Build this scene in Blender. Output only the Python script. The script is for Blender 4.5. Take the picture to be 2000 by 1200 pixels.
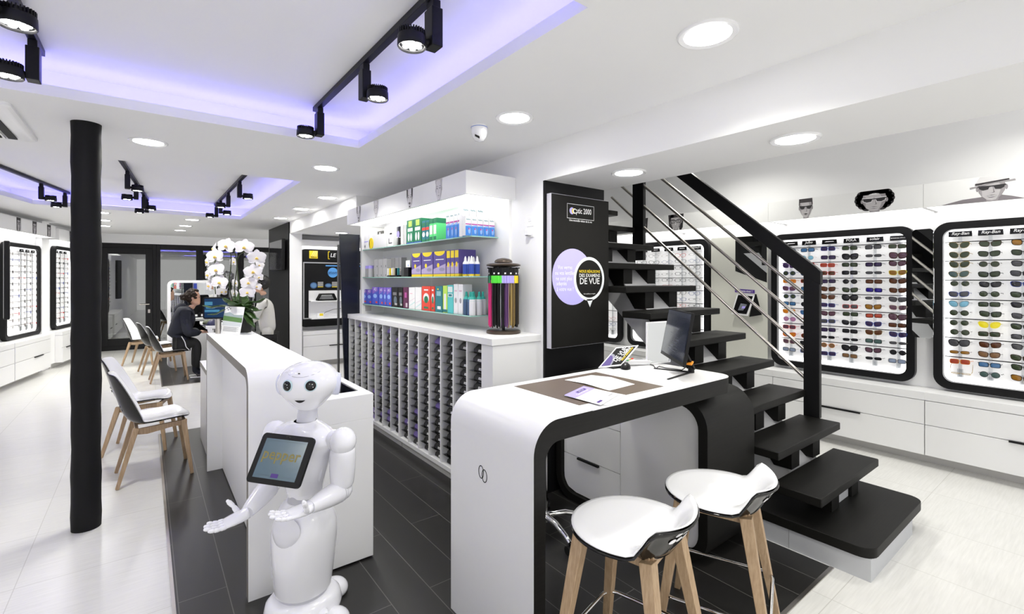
import bpy, bmesh, math, random
from mathutils import Vector as V, Matrix as MX, Euler
from mathutils.geometry import tessellate_polygon
random.seed(7)
R = math.radians
S = bpy.context.scene
COL = S.collection
for o in list(bpy.data.objects): bpy.data.objects.remove(o)

# ------------------------------------------------------------------ camera
FPX, CX, HY, CAMH, YAW = 930.0, 1000.0, 545.0, 1.6, R(37.55)
cam_d = bpy.data.cameras.new('camera'); cam = bpy.data.objects.new('camera', cam_d); COL.objects.link(cam)
cam.location = (0, 0, CAMH); cam.rotation_euler = (R(90), 0, -YAW)
cam_d.sensor_width = 36; cam_d.lens = FPX/2000*36
cam_d.shift_y = -(600-HY)/2000
cam_d.clip_start = .05; cam_d.clip_end = 200
S.camera = cam
# ------------------------------------------------------------------ world: daylight through the open shop front behind the camera
w = bpy.data.worlds.new('daylight'); S.world = w; w.use_nodes = True
w.node_tree.nodes['Background'].inputs[0].default_value = (1, .995, .97, 1)
w.node_tree.nodes['Background'].inputs[1].default_value = 0.53
S.view_settings.view_transform = 'Standard'; S.view_settings.look = 'None'
S.view_settings.exposure = 1.38; S.view_settings.gamma = 1; S.view_settings.use_curve_mapping = False
S.cycles.max_bounces = 10; S.cycles.diffuse_bounces = 7; S.cycles.transparent_max_bounces = 12
S.cycles.sample_clamp_indirect = 6; S.cycles.use_denoising = True
S.cycles.caustics_reflective = False; S.cycles.caustics_refractive = False
LAMP_WATT = 4.4
LIGHT_DOWN, LIGHT_CANOPY, LIGHT_COVE, LIGHT_SPOT, LIGHT_FRAME = 8.0, 1.0, 4.2, 60.0, 1.1

# ------------------------------------------------------------------ pixel -> place on a known plane (2000 x 1200 frame)
SA, CA = math.sin(YAW), math.cos(YAW)
def ray(u, v):
    k = (u-CX)/FPX
    return (SA+CA*k, CA-SA*k, (HY-v)/FPX)
def atz(u, v, z):
    d = ray(u, v); t = (z-CAMH)/d[2]; return V((d[0]*t, d[1]*t, z))
def atx(u, v, x):
    d = ray(u, v); t = x/d[0]; return V((x, d[1]*t, CAMH+d[2]*t))
def aty(u, v, y):
    d = ray(u, v); t = y/d[1]; return V((d[0]*t, y, CAMH+d[2]*t))
def atd(u, v, D):
    d = ray(u, v); return V((d[0]*D, d[1]*D, CAMH+d[2]*D))

# ------------------------------------------------------------------ materials
_M = {}
def mat(name, col=(.8,.8,.8), rough=.5, metal=0, emit=0, ecol=None, trans=0, coat=0, spec=.5, alpha=1, noise=0, nscale=40, bump=0):
    if name in _M: return _M[name]
    m = bpy.data.materials.new(name); m.use_nodes = True; _M[name] = m
    n = m.node_tree.nodes; l = m.node_tree.links; b = n['Principled BSDF']
    c = (*col, 1)
    b.inputs['Base Color'].default_value = c; b.inputs['Roughness'].default_value = rough
    b.inputs['Metallic'].default_value = metal; b.inputs['Specular IOR Level'].default_value = spec
    b.inputs['Transmission Weight'].default_value = trans; b.inputs['Coat Weight'].default_value = coat
    b.inputs['Alpha'].default_value = alpha
    if emit:
        b.inputs['Emission Color'].default_value = (*(ecol or col), 1); b.inputs['Emission Strength'].default_value = emit
    if noise or bump:
        tc = n.new('ShaderNodeTexCoord'); nz = n.new('ShaderNodeTexNoise'); nz.inputs['Scale'].default_value = nscale
        nz.inputs['Detail'].default_value = 6
        l.new(tc.outputs['Object'], nz.inputs['Vector'])
        if noise:
            mx = n.new('ShaderNodeMix'); mx.data_type = 'RGBA'
            mx.inputs[6].default_value = (*[min(1, x*(1+noise)) for x in col], 1); mx.inputs[7].default_value = (*[x*(1-noise) for x in col], 1)
            l.new(nz.outputs['Fac'], mx.inputs[0]); l.new(mx.outputs[2], b.inputs['Base Color'])
        if bump:
            bp = n.new('ShaderNodeBump'); bp.inputs['Strength'].default_value = bump; bp.inputs['Distance'].default_value = .004
            l.new(nz.outputs['Fac'], bp.inputs['Height']); l.new(bp.outputs[0], b.inputs['Normal'])
    return m
def wood(name, c1, c2, scale=(40, 40, 2.5), rough=.45):
    if name in _M: return _M[name]
    m = mat(name, c1, rough); n = m.node_tree.nodes; l = m.node_tree.links; b = n['Principled BSDF']
    tc = n.new('ShaderNodeTexCoord'); mp = n.new('ShaderNodeMapping'); mp.inputs['Scale'].default_value = scale
    nz = n.new('ShaderNodeTexNoise'); nz.inputs['Scale'].default_value = 2.2; nz.inputs['Detail'].default_value = 7; nz.inputs['Roughness'].default_value = .65
    cr = n.new('ShaderNodeValToRGB'); cr.color_ramp.elements[0].position = .35; cr.color_ramp.elements[1].position = .68
    cr.color_ramp.elements[0].color = (*c2, 1); cr.color_ramp.elements[1].color = (*c1, 1)
    l.new(tc.outputs['Object'], mp.inputs[0]); l.new(mp.outputs[0], nz.inputs['Vector']); l.new(nz.outputs['Fac'], cr.inputs[0]); l.new(cr.outputs[0], b.inputs['Base Color'])
    return m
def tiles(name, c1, c2, grout, sx, sy, ox, oy, gw, offset, rough, streak):
    """rectangular tiles with thin grout, long side along y; the joint grid starts at (ox, oy)"""
    m = mat(name, c1, rough); n = m.node_tree.nodes; l = m.node_tree.links; b = n['Principled BSDF']
    tc = n.new('ShaderNodeTexCoord'); sp = n.new('ShaderNodeSeparateXYZ'); l.new(tc.outputs['Object'], sp.inputs[0])
    cb = n.new('ShaderNodeCombineXYZ')
    def add(sock, v):
        a = n.new('ShaderNodeMath'); a.operation = 'SUBTRACT'; l.new(sock, a.inputs[0]); a.inputs[1].default_value = v; return a.outputs[0]
    l.new(add(sp.outputs['Y'], oy-50*sy), cb.inputs['X']); l.new(add(sp.outputs['X'], ox-50*sx), cb.inputs['Y'])
    br = n.new('ShaderNodeTexBrick'); br.offset = offset; br.offset_frequency = 2; br.squash = 1
    br.inputs['Color1'].default_value = (*c1, 1); br.inputs['Color2'].default_value = (*c2, 1); br.inputs['Mortar'].default_value = (*grout, 1)
    br.inputs['Scale'].default_value = 1; br.inputs['Mortar Size'].default_value = gw; br.inputs['Mortar Smooth'].default_value = .1
    br.inputs['Brick Width'].default_value = sy; br.inputs['Row Height'].default_value = sx
    l.new(cb.outputs[0], br.inputs['Vector'])
    mp = n.new('ShaderNodeMapping'); mp.inputs['Scale'].default_value = streak; l.new(tc.outputs['Object'], mp.inputs[0])
    nz = n.new('ShaderNodeTexNoise'); nz.inputs['Scale'].default_value = 3; nz.inputs['Detail'].default_value = 6; l.new(mp.outputs[0], nz.inputs['Vector'])
    mx = n.new('ShaderNodeMix'); mx.data_type = 'RGBA'; mx.blend_type = 'MULTIPLY'; mx.inputs[0].default_value = .22
    l.new(br.outputs['Color'], mx.inputs[6]); l.new(nz.outputs['Fac'], mx.inputs[7])
    g = n.new('ShaderNodeMix'); g.data_type = 'RGBA'; l.new(br.outputs['Fac'], g.inputs[0]); l.new(mx.outputs[2], g.inputs[6]); g.inputs[7].default_value = (*grout, 1)
    l.new(g.outputs[2], b.inputs['Base Color'])
    return m
def clear(name, tint=(1,1,1), refl=.08, fac=None):
    """thin clear sheet: transparent with a mirror-like share"""
    if name in _M: return _M[name]
    m = bpy.data.materials.new(name); m.use_nodes = True; _M[name] = m
    n = m.node_tree.nodes; l = m.node_tree.links; n.clear()
    out = n.new('ShaderNodeOutputMaterial'); t = n.new('ShaderNodeBsdfTransparent'); t.inputs[0].default_value = (*tint, 1)
    g = n.new('ShaderNodeBsdfGlossy'); g.inputs['Roughness'].default_value = .0
    fr = n.new('ShaderNodeFresnel'); fr.inputs['IOR'].default_value = 1.5
    ad = n.new('ShaderNodeMath'); ad.operation = 'ADD'; ad.use_clamp = True; ad.inputs[1].default_value = refl; l.new(fr.outputs[0], ad.inputs[0])
    mx = n.new('ShaderNodeMixShader'); l.new(ad.outputs[0], mx.inputs[0]); l.new(t.outputs[0], mx.inputs[1]); l.new(g.outputs[0], mx.inputs[2]); l.new(mx.outputs[0], out.inputs[0])
    return m
WALL = mat('white_wall_paint', (.86,.86,.875), .6, noise=.01, nscale=3)
CEIL = mat('ceiling_paint', (.87,.87,.875), .7, noise=.01, nscale=3)
LAM = mat('white_laminate', (.82,.82,.83), .35, noise=.01, nscale=5)
LAMG = mat('pale_grey_laminate', (.62,.61,.60), .4, noise=.02, nscale=5)
WHITE = mat('white_plastic', (.85,.85,.87), .25, noise=.005, nscale=5)
GLOSSW = mat('glossy_white_shell', (.86,.86,.89), .12, coat=.6, noise=.004, nscale=5)
PRINT = mat('white_card', (.85,.85,.86), .6, noise=.01)
BLK = mat('black_satin', (.007,.007,.008), .42, spec=.22, noise=.1)
BLKM = mat('black_matt', (.006,.006,.007), .6, spec=.2, noise=.1)
BLKG = mat('black_gloss', (.008,.008,.009), .12, spec=.35, coat=.1, noise=.1)
SCRB = mat('tablet_black', (.010,.010,.011), .5, spec=.12, noise=.05)
BLKW = wood('black_stained_wood', (.009,.0085,.0075), (.005,.0048,.0045), (3, 60, 60), .5)
BLKW.node_tree.nodes['Principled BSDF'].inputs['Specular IOR Level'].default_value = .2
SMOKE = mat('smoked_shell', (.008,.0075,.0075), .10, spec=.35, coat=.15, noise=.1)
OAK = wood('ash_wood', (.50,.36,.23), (.36,.24,.14), (60, 60, 3), .5)
CHROME = mat('chrome', (.80,.80,.80), .07, 1, noise=.01)
STEEL = mat('brushed_steel', (.50,.47,.44), .28, 1, noise=.05, nscale=80)
DGREY = mat('dark_grey_plastic', (.045,.045,.05), .4, noise=.05)
GREY = mat('mid_grey', (.30,.30,.31), .5, noise=.03)
TAUPE = mat('taupe_edge', (.16,.145,.125), .5, noise=.05)
LILAC = mat('lilac_print', (.42,.36,.86), .5, noise=.01)
VIOLET = mat('violet_print', (.07,.03,.22), .5, noise=.01)
NAVY = mat('navy_panel', (.008,.010,.022), .25, noise=.1)
YEL = mat('yellow_print', (.90,.68,.02), .5, noise=.01)
MIRROR = mat('mirror_glass', (.86,.88,.88), .01, 1, noise=.002)
GLASS = clear('clear_glass', (.93,.97,.96), .03)
PANE = clear('partition_glass', (.80,.82,.82), .16)
ACRYL = clear('clear_acrylic', (.92,.93,.94), .06)
LAMP_ADDED = mat('added_lamp_diffuser', (1,1,1), .5, emit=LIGHT_DOWN*.6, ecol=(1,.985,.96))
LAMP = mat('lamp_diffuser', (1,1,1), .5, emit=LIGHT_DOWN, ecol=(1,.985,.96))
CANL = mat('canopy_diffuser', (1,1,1), .5, emit=LIGHT_CANOPY, ecol=(1,.99,.95))
COVE = mat('violet_led_strip', (.3,.2,1), .5, emit=LIGHT_COVE, ecol=(.25,.235,1.0))
LED = mat('spot_led', (1,1,1), .5, emit=LIGHT_SPOT, ecol=(1,.97,.93))
EDGEL = mat('frame_edge_light', (1,1,1), .5, emit=LIGHT_FRAME, ecol=(1,1,1))
PANEL = mat('display_back_panel', (.84,.84,.85), .5, emit=.14, ecol=(1,1,1))
GREENS = mat('green_stem', (.03,.05,.015), .5, noise=.2)
SKIN = mat('skin', (.56,.33,.23), .5, noise=.05)
def cm(r, g, b, rough=.5):
    return mat('print_%02d_%02d_%02d' % (r*99, g*99, b*99), (r, g, b), rough, noise=.01)

# ------------------------------------------------------------------ mesh builder
class G:
    def __init__(s): s.v = []; s.f = []; s.m = []; s.k = 0
    def add(s, vs, fs, k=None):
        o = len(s.v); s.v += [tuple(p) for p in vs]; s.f += [tuple(i+o for i in f) for f in fs]; s.m += [s.k if k is None else k]*len(fs); return s
    def box(s, x0, y0, z0, x1, y1, z1, k=None):
        a, b, c = sorted((x0, x1)), sorted((y0, y1)), sorted((z0, z1))
        vs = [(x, y, z) for z in c for y in b for x in a]
        return s.add(vs, [(0,2,3,1),(4,5,7,6),(0,1,5,4),(2,6,7,3),(0,4,6,2),(1,3,7,5)], k)
    def obox(s, c, ax, ay, az, k=None):
        c, ax, ay, az = V(c), V(ax), V(ay), V(az)
        vs = [c+ax*i+ay*j+az*h for h in (-1,1) for j in (-1,1) for i in (-1,1)]
        return s.add(vs, [(0,2,3,1),(4,5,7,6),(0,1,5,4),(2,6,7,3),(0,4,6,2),(1,3,7,5)], k)
    def bar(s, p, q, wx, wy, up=(0,0,1), k=None, w2=None):
        """square-section bar p -> q, half sizes wx, wy (w2 = scale at q)"""
        p, q = V(p), V(q); d = (q-p).normalized(); a = V(up).cross(d)
        if a.length < 1e-4: a = V((1,0,0)).cross(d)
        a.normalize(); b = d.cross(a); t = w2 or 1
        vs = [p-a*wx-b*wy, p+a*wx-b*wy, p+a*wx+b*wy, p-a*wx+b*wy, q-a*wx*t-b*wy*t, q+a*wx*t-b*wy*t, q+a*wx*t+b*wy*t, q-a*wx*t+b*wy*t]
        return s.add(vs, [(3,2,1,0),(4,5,6,7),(0,1,5,4),(1,2,6,5),(2,3,7,6),(3,0,4,7)], k)
    def loft(s, rings, cap0=True, cap1=True, closed=True, k=None):
        n = len(rings[0]); vs = [p for r in rings for p in r]; fs = []
        for i in range(len(rings)-1):
            for j in range(n if closed else n-1):
                a, b = i*n+j, i*n+(j+1)%n; fs.append((a, b, b+n, a+n))
        if cap0: fs.append(tuple(range(n-1, -1, -1)))
        if cap1: fs.append(tuple(range((len(rings)-1)*n, len(rings)*n)))
        return s.add(vs, fs, k)
    def tube(s, pts, r, n=8, closed=False, k=None, caps=True):
        pts = [V(p) for p in pts]; m = len(pts); rings = []; rs = r if isinstance(r, (list, tuple)) else [r]*m
        up = None
        for i, p in enumerate(pts):
            d = ((pts[(i+1) % m] if closed or i < m-1 else p)-(pts[i-1] if closed or i > 0 else p)).normalized()
            if up is None: up = V((0,0,1)) if abs(d.z) < .9 else V((1,0,0))
            a = up-d*up.dot(d)
            if a.length < 1e-5: a = d.orthogonal()
            a.normalize(); up = a; b = d.cross(a)
            rings.append([p+(a*math.cos(t)+b*math.sin(t))*rs[i] for t in [2*math.pi*j/n for j in range(n)]])
        if closed: rings.append(rings[0]); caps = False
        return s.loft(rings, caps, caps, True, k)
    def cyl(s, p, q, r, r2=None, n=20, k=None): return s.tube([p, q], [r, r if r2 is None else r2], n, False, k)
    def lathe(s, prof, c=(0,0,0), n=32, k=None, caps=True):
        c = V(c)
        return s.loft([[c+V((r*math.cos(2*math.pi*j/n), r*math.sin(2*math.pi*j/n), z)) for j in range(n)] for r, z in prof], caps, caps, True, k)
    def ell(s, c, rx, ry, rz, n=16, h=10, k=None):
        c = V(c); rings = []
        for i in range(h+1):
            t = math.pi*i/h; sr = max(math.sin(t), 1e-3); rings.append([c+V((rx*sr*math.cos(2*math.pi*j/n), ry*sr*math.sin(2*math.pi*j/n), -rz*math.cos(t))) for j in range(n)])
        return s.loft(rings, True, True, True, k)
    def poly(s, pts, ext, k=None):
        """planar polygon pulled along ext"""
        pts = [V(p) for p in pts]; ext = V(ext); n = len(pts)
        vs = pts+[p+ext for p in pts]
        tri = tessellate_polygon([pts])
        fs = [tuple(t) for t in tri]+[tuple(i+n for i in reversed(t)) for t in tri]+[(i, i+n, (i+1) % n+n, (i+1) % n) for i in range(n)]
        return s.add(vs, fs, k)
    def flat(s, pts, k=None): return s.add(pts, [tuple(range(len(pts)))], k)
    def disc(s, c, ax, ay, r, n=24, k=None, r2=None):
        c, ax, ay = V(c), V(ax), V(ay)
        return s.flat([c+ax*r*math.cos(2*math.pi*j/n)+ay*(r2 or r)*math.sin(2*math.pi*j/n) for j in range(n)], k)
    def ring(s, outer, inner, ext, k=None):
        """frame between two loops with equal point counts, pulled along ext"""
        n = len(outer); e = V(ext); o = [V(p) for p in outer]; i = [V(p) for p in inner]
        vs = o+i+[p+e for p in o]+[p+e for p in i]; fs = []
        for a in range(n):
            b = (a+1) % n
            fs += [(a, b, n+b, n+a), (2*n+a, 3*n+a, 3*n+b, 2*n+b), (a, 2*n+a, 2*n+b, b), (n+a, n+b, 3*n+b, 3*n+a)]
        return s.add(vs, fs, k)
    def text(s, txt, o, xd, yd, size, k=None, align='CENTER', shear=0, stretch=1):
        vs, fs, wd = glyphs(txt); o, xd, yd = V(o), V(xd), V(yd)
        off = -wd/2 if align == 'CENTER' else (-wd if align == 'RIGHT' else 0)
        return s.add([o+xd*((x+off)*stretch+y*shear)*size+yd*y*size for x, y in vs], fs, k)
    def mesh(s, name, mats, smooth=None):
        me = bpy.data.meshes.new(name); me.from_pydata(s.v, [], s.f)
        for m in (mats if isinstance(mats, (list, tuple)) else [mats]): me.materials.append(m)
        me.polygons.foreach_set('material_index', s.m)
        bm = bmesh.new(); bm.from_mesh(me); bmesh.ops.recalc_face_normals(bm, faces=bm.faces); bm.to_mesh(me); bm.free()
        if smooth:
            me.polygons.foreach_set('use_smooth', [True]*len(me.polygons)); me.set_sharp_from_angle(angle=R(smooth))
        me.update(); return me
    def obj(s, name, mats, parent=None, bevel=0, seg=2, smooth=None, sub=0, loc=None, rz=0, ang=35):
        if bevel and smooth is None: smooth = 40
        o = bpy.data.objects.new(name, s.mesh(name, mats, smooth)); COL.objects.link(o)
        if parent: o.parent = parent
        if loc is not None: o.location = loc
        if rz: o.rotation_euler = (0, 0, rz)
        if bevel:
            b = o.modifiers.new('edge', 'BEVEL'); b.width = bevel; b.segments = seg; b.limit_method = 'ANGLE'; b.angle_limit = R(ang); b.harden_normals = False
        if sub:
            b = o.modifiers.new('round', 'SUBSURF'); b.levels = sub; b.render_levels = sub
        return o
_GL = {}
def glyphs(txt):
    if txt in _GL: return _GL[txt]
    c = bpy.data.curves.new('lettering', 'FONT'); c.body = txt; c.size = 1; c.resolution_u = 2; c.offset = .012
    o = bpy.data.objects.new('lettering', c); COL.objects.link(o)
    bpy.context.view_layer.update()
    me = o.evaluated_get(bpy.context.evaluated_depsgraph_get()).to_mesh()
    vs = [(p.co.x, p.co.y) for p in me.vertices]; fs = [tuple(f.vertices) for f in me.polygons]
    wd = max([p[0] for p in vs] or [0])
    bpy.data.objects.remove(o); bpy.data.curves.remove(c)
    _GL[txt] = (vs, fs, wd); return _GL[txt]
def tag(o, label, cat=None, group=None, kind=None):
    if label: o['label'] = label
    if cat: o['category'] = cat
    if group: o['group'] = group
    if kind: o['kind'] = kind
    return o
def thing(name, label, cat, loc=(0,0,0), rz=0, group=None):
    o = bpy.data.objects.new(name, None); COL.objects.link(o); o.location = loc; o.rotation_euler = (0, 0, rz); o.empty_display_size = .05
    return tag(o, label, cat, group)
def struct(o): o['kind'] = 'structure'; return o
def dup(o, loc=None, rz=None, parent=None):
    c = o.copy(); COL.objects.link(c)
    if parent: c.parent = parent
    if loc is not None: c.location = loc
    if rz is not None: c.rotation_euler = (0, 0, rz)
    for ch in list(o.children): dup(ch, parent=c)
    return c
def rrect(w, h, r, x0=0, z0=0, y=0, n=6):
    """rounded rectangle loop in the xz plane"""
    p = []
    for cx, cz, a in ((w-r, h-r, 0), (r, h-r, 90), (r, r, 180), (w-r, r, 270)):
        for i in range(n+1):
            t = R(a+90*i/n); p.append((x0+cx+r*math.cos(t), y, z0+cz+r*math.sin(t)))
    return p
def arc(c, r, a0, a1, n=8): return [(c[0]+r*math.cos(R(a0+(a1-a0)*i/n)), c[1]+r*math.sin(R(a0+(a1-a0)*i/n))) for i in range(n+1)]
ORD = ['zeroth','first','second','third','fourth','fifth','sixth','seventh','eighth','ninth','tenth','eleventh','twelfth','thirteenth','fourteenth','fifteenth','sixteenth']
X, Y, Z = V((1,0,0)), V((0,1,0)), V((0,0,1))
# ================================================================== THE ROOM
FLOORM = tiles('white_floor_tile', (.80,.79,.775), (.78,.775,.76), (.55,.54,.52), .65, .65, -.54, 3.51, .002, 0, .22, (2, 30, 1))
DARKM = tiles('dark_plank_tile', (.017,.016,.0155), (.015,.014,.0138), (.11,.105,.10), .2075, 1.30, .333, 2.86, .0022, .5, .33, (40, 2, 1))
struct(G().box(-6, -3, -.1, 6, 17.2, 0).obj('floor', FLOORM))
g = G(); g.box(.115, 1.02, 0, 3.01, 6.1, .003); struct(g.obj('floor_dark', DARKM))
g = G(); g.box(.20, 8.76, 0, 1.99, 12.4, .003); struct(g.obj('floor_dark', DARKM))
g = G(); g.box(.10, 1.0, 0, .115, 6.1, .006); g.box(.10, 1.0, 0, 3.01, 1.02, .006); struct(g.obj('trim_1', STEEL))
g = G(); g.box(.185, 8.745, 0, .20, 12.4, .006); g.box(.185, 8.745, 0, 1.99, 8.76, .006); struct(g.obj('trim_2', STEEL))
# oblique wall behind the spectacle displays
LP, LT, LN = V((-1.287, 11.219, 0)), V((.191, .982, 0)).normalized(), V((.982, -.191, 0)).normalized()
LRZ = math.atan2(LT.y, LT.x)
def lw(s, off=0, z=0): return LP+LT*s+LN*off+Z*z      # s along the wall, off towards the room (0 = drawer fronts)
g = G(); a, b = lw(-14.5, -.258), lw(2.70, -.258)
g.poly([a, b, b-LN*.15, a-LN*.15], Z*2.6); struct(g.obj('wall_left', WALL))
struct(G().box(5.517, -3, 0, 5.8, 7.1, 3.15).obj('wall_right', WALL))
struct(G().box(2.99, 7, 0, 5.8, 7.15, 3.15).obj('wall_stairs', WALL))
struct(G().box(2.338, 2.664, 0, 2.986, 5.66, 3.15).obj('wall_shelves', WALL))
struct(G().box(2.338, -3, 2.33, 2.986, 2.664, 3.15).obj('trim_3', CEIL))          # ceiling beam beside the stairs
struct(G().box(2.986, 5.6, 0, 3.1, 7.15, 3.15).obj('wall_return', WALL))
struct(G().box(2.0, 5.66, 2.40, 5.0, 9.4, 2.6).obj('trim_4', CEIL))               # lowered ceiling over the lens alcove
struct(G().box(2.0, 9.42, 0, 5.0, 9.55, 2.6).obj('wall_alcove', WALL))
struct(G().box(4.9, 7.1, 0, 5.0, 9.5, 2.6).obj('wall_alcove_side', WALL))
g = G(); g.box(2.0, 8.99, 0, 2.2, 9.42, 2.6); g.box(2.02, 9.42, 0, 2.2, 10.72, 2.6); struct(g.obj('wall_screen', WALL))
struct(G().box(1.985, 9.02, 0, 2.02, 10.72, 2.6).obj('wall_screen_cladding', BLK))
# pillar cladding: black front of the wall end
struct(G().box(2.986, 2.664, 0, 2.988, 5.6, 3.1).obj('wall_stair_cladding', BLK))
struct(G().box(2.34, 2.645, 0, 2.988, 2.664, 2.33).obj('wall_pillar_cladding', BLK))
# main ceiling with two raised violet-lit trays
cove1 = [(-1.5, 1.22), (1.29, 1.22), (1.29, 3.6), (-1.5, 3.6)]
cove2 = [(-2.05, 5.2), (1.264, 5.2), (1.264, 9.13), (-1.2, 8.93)]
outer = [(-6, -3), (2.338, -3), (2.338, 5.66), (2.0, 5.66), (2.0, 9.42), (5.0, 9.42), (5.0, 17.2), (-6, 17.2)]
def ceiling_face(g, loops, z, k=0):
    tri = tessellate_polygon([[V((*p, 0)) for p in L] for L in loops]); vs = [(*p, z) for L in loops for p in L]
    g.add(vs, [tuple(t) for t in tri], k)
g = G(); ceiling_face(g, [outer, cove1, cove2], 2.6)
def offset(L, d):
    c = V((sum(p[0] for p in L)/4, sum(p[1] for p in L)/4)); return [(p[0]+d*(1 if p[0] > c.x else -1), p[1]+d*(1 if p[1] > c.y else -1)) for p in L]
strips = []
for L in (cove1, cove2):
    O = offset(L, .24); n = 4
    for i in range(n):
        j = (i+1) % n
        g.flat([(*L[i], 2.6), (*L[j], 2.6), (*L[j], 2.66), (*L[i], 2.66)])             # lip
        g.flat([(*L[i], 2.66), (*L[j], 2.66), (*O[j], 2.66), (*O[i], 2.66)])           # ledge
        g.flat([(*O[i], 2.66), (*O[j], 2.66), (*O[j], 2.81), (*O[i], 2.81)])           # side
    g.flat([(*p, 2.81) for p in O])
    A = offset(L, .10); B = offset(L, .125)
    h = G(); h.ring([(*p, 2.662) for p in A], [(*p, 2.662) for p in B], (0, 0, .012)); strips.append(h)
struct(g.obj('ceiling', CEIL))
tag(strips[0].obj('led_strip', COVE), 'violet light strip hidden on the ledge of the ceiling tray over the robot', 'light strip', 'violet cove light strips')
tag(strips[1].obj('led_strip', COVE), 'violet light strip hidden on the ledge of the ceiling tray beyond the column', 'light strip', 'violet cove light strips')
struct(G().box(2.986, -3, 3.15, 5.8, 7.15, 3.2).obj('ceiling_stairs', CEIL))
# -------------------------------------------------- far glazed partition and the office beyond it
PA, PD = V((-.87, 13.88, 0)), V((.993, -.115, 0)).normalized(); PN = V((-PD.y, PD.x, 0))
PRZ = math.atan2(PD.y, PD.x)
def pu(u):                      # position along the partition of an image column
    d = ray(u, HY); k = (PA.x*PD.y-PA.y*PD.x)/(d[0]*PD.y-d[1]*PD.x); return (V((d[0]*k, d[1]*k, 0))-PA).dot(PD)
g = G(); g.obox(PA+PD*1.6+Z*2.5, PD*2.2, PN*.06, Z*.10); struct(g.obj('wall_partition', WALL))
FRM = mat('black_window_frame', (.007,.007,.008), .4, spec=.25, noise=.1)
def glazed(name, s0, s1, door=False):
    t = thing(name, None, None, PA+PD*s0, PRZ); t['kind'] = 'structure'
    W = s1-s0; g = G(); k = .07
    g.box(0, -.04, 0, k, .04, 2.4); g.box(W-k, -.04, 0, W, .04, 2.4); g.box(k, -.04, 2.28, W-k, .04, 2.4); g.box(k, -.04, 0, W-k, .04, .13)
    g.obj('window_frame' if not door else 'door_frame', FRM, t, bevel=.004)
    if door:
        h = G(); q = .13
        h.box(k, -.05, .1, k+q, .03, 2.3); h.box(W-k-q, -.05, .1, W-k, .03, 2.3); h.box(k+q, -.05, 2.16, W-k-q, .03, 2.3); h.box(k+q, -.05, .1, W-k-q, .03, .26)
        d = h.obj('door_leaf', FRM, t, bevel=.004)
        hd = G(); hd.cyl((W-k-.065, -.05, 1.02), (W-k-.065, -.11, 1.02), .012); hd.cyl((W-k-.065, -.11, 1.02), (W-k-.24, -.11, 1.02), .011); hd.box(W-k-.085, -.06, .82, W-k-.045, -.05, .90)
        hd.obj('door_handle', STEEL, d, smooth=40)
        G().box(k+q, -.012, .26, W-k-q, -.004, 2.16).obj('door_pane', PANE, t)
    else:
        G().box(k, -.012, .13, W-k, -.004, 2.28).obj('window_pane', PANE, t)
s_ = [pu(188), pu(306), pu(390), pu(470), pu(560)]
glazed('door_1', s_[0], s_[1], True); glazed('window_1', s_[1], s_[2]); glazed('window_2', s_[2], s_[3]); glazed('window_3', s_[3], s_[4])
OFF = mat('grey_office_wall', (.19,.185,.18), .7, noise=.02, nscale=4)
OFD = mat('grey_office_floor', (.10,.095,.09), .5, noise=.1, nscale=6)
g = G(); g.box(-3, 17, 0, 5, 17.2, 2.6); g.box(-1.6, 14.0, 0, -1.5, 17, 2.6); g.box(3.4, 14, 0, 3.5, 17, 2.6); struct(g.obj('wall_office', OFF))
struct(G().box(-1.5, 14.1, 0, 3.4, 17, .004).obj('floor_office', OFD))
struct(G().box(-1.5, 16.97, 0, 3.4, 17, .10).obj('baseboard_office', mat('grey_baseboard', (.55,.54,.52), .5, noise=.02)))
# -------------------------------------------------- black steel column
g = G(); pr = []
for i in range(31):
    z = 2.6*i/30; pr.append((.0745+.0022*math.sin(i*1.9)+.0015*math.sin(i*.7), z))
g.lathe(pr, n=32); tag(g.obj('column', BLKM, smooth=50, loc=(-.305, 4.10, 0)), 'rough black round steel column standing on the white floor tiles', 'column')
# ================================================================== CEILING FITTINGS
def downlight(u, v, z, label, where=None, lamp=None):
    p = atz(u, v, z) if where is None else V(where)
    t = thing('ceiling_light', label, 'ceiling light', (p.x, p.y, z), 0, 'round recessed ceiling lights')
    g = G(); g.lathe([(.118, 0), (.118, -.006), (.112, -.010), (.092, -.006), (.092, 0)], n=40, caps=False); g.obj('trim_ring', WHITE, t, smooth=40)
    G().lathe([(.092, -.001), (.092, -.006)], n=40).obj('diffuser', lamp or LAMP, t)
    ld = bpy.data.lights.new('lamp', 'AREA'); ld.shape = 'DISK'; ld.size = .18; near_beam = p.x > 1.7 and p.y > 5.9 and z > 2.5; ld.spread = R(180 if near_beam else 138); ld.energy = LAMP_WATT*(1.3 if lamp else .4 if near_beam else .38 if 2.2 < z < 2.35 else .68 if p.x > 1.7 else 1.06); ld.color = (1, .99, .90)
    lo = bpy.data.objects.new('lamp', ld); COL.objects.link(lo); lo.parent = t; lo.location = (0, 0, -.0075)
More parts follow.
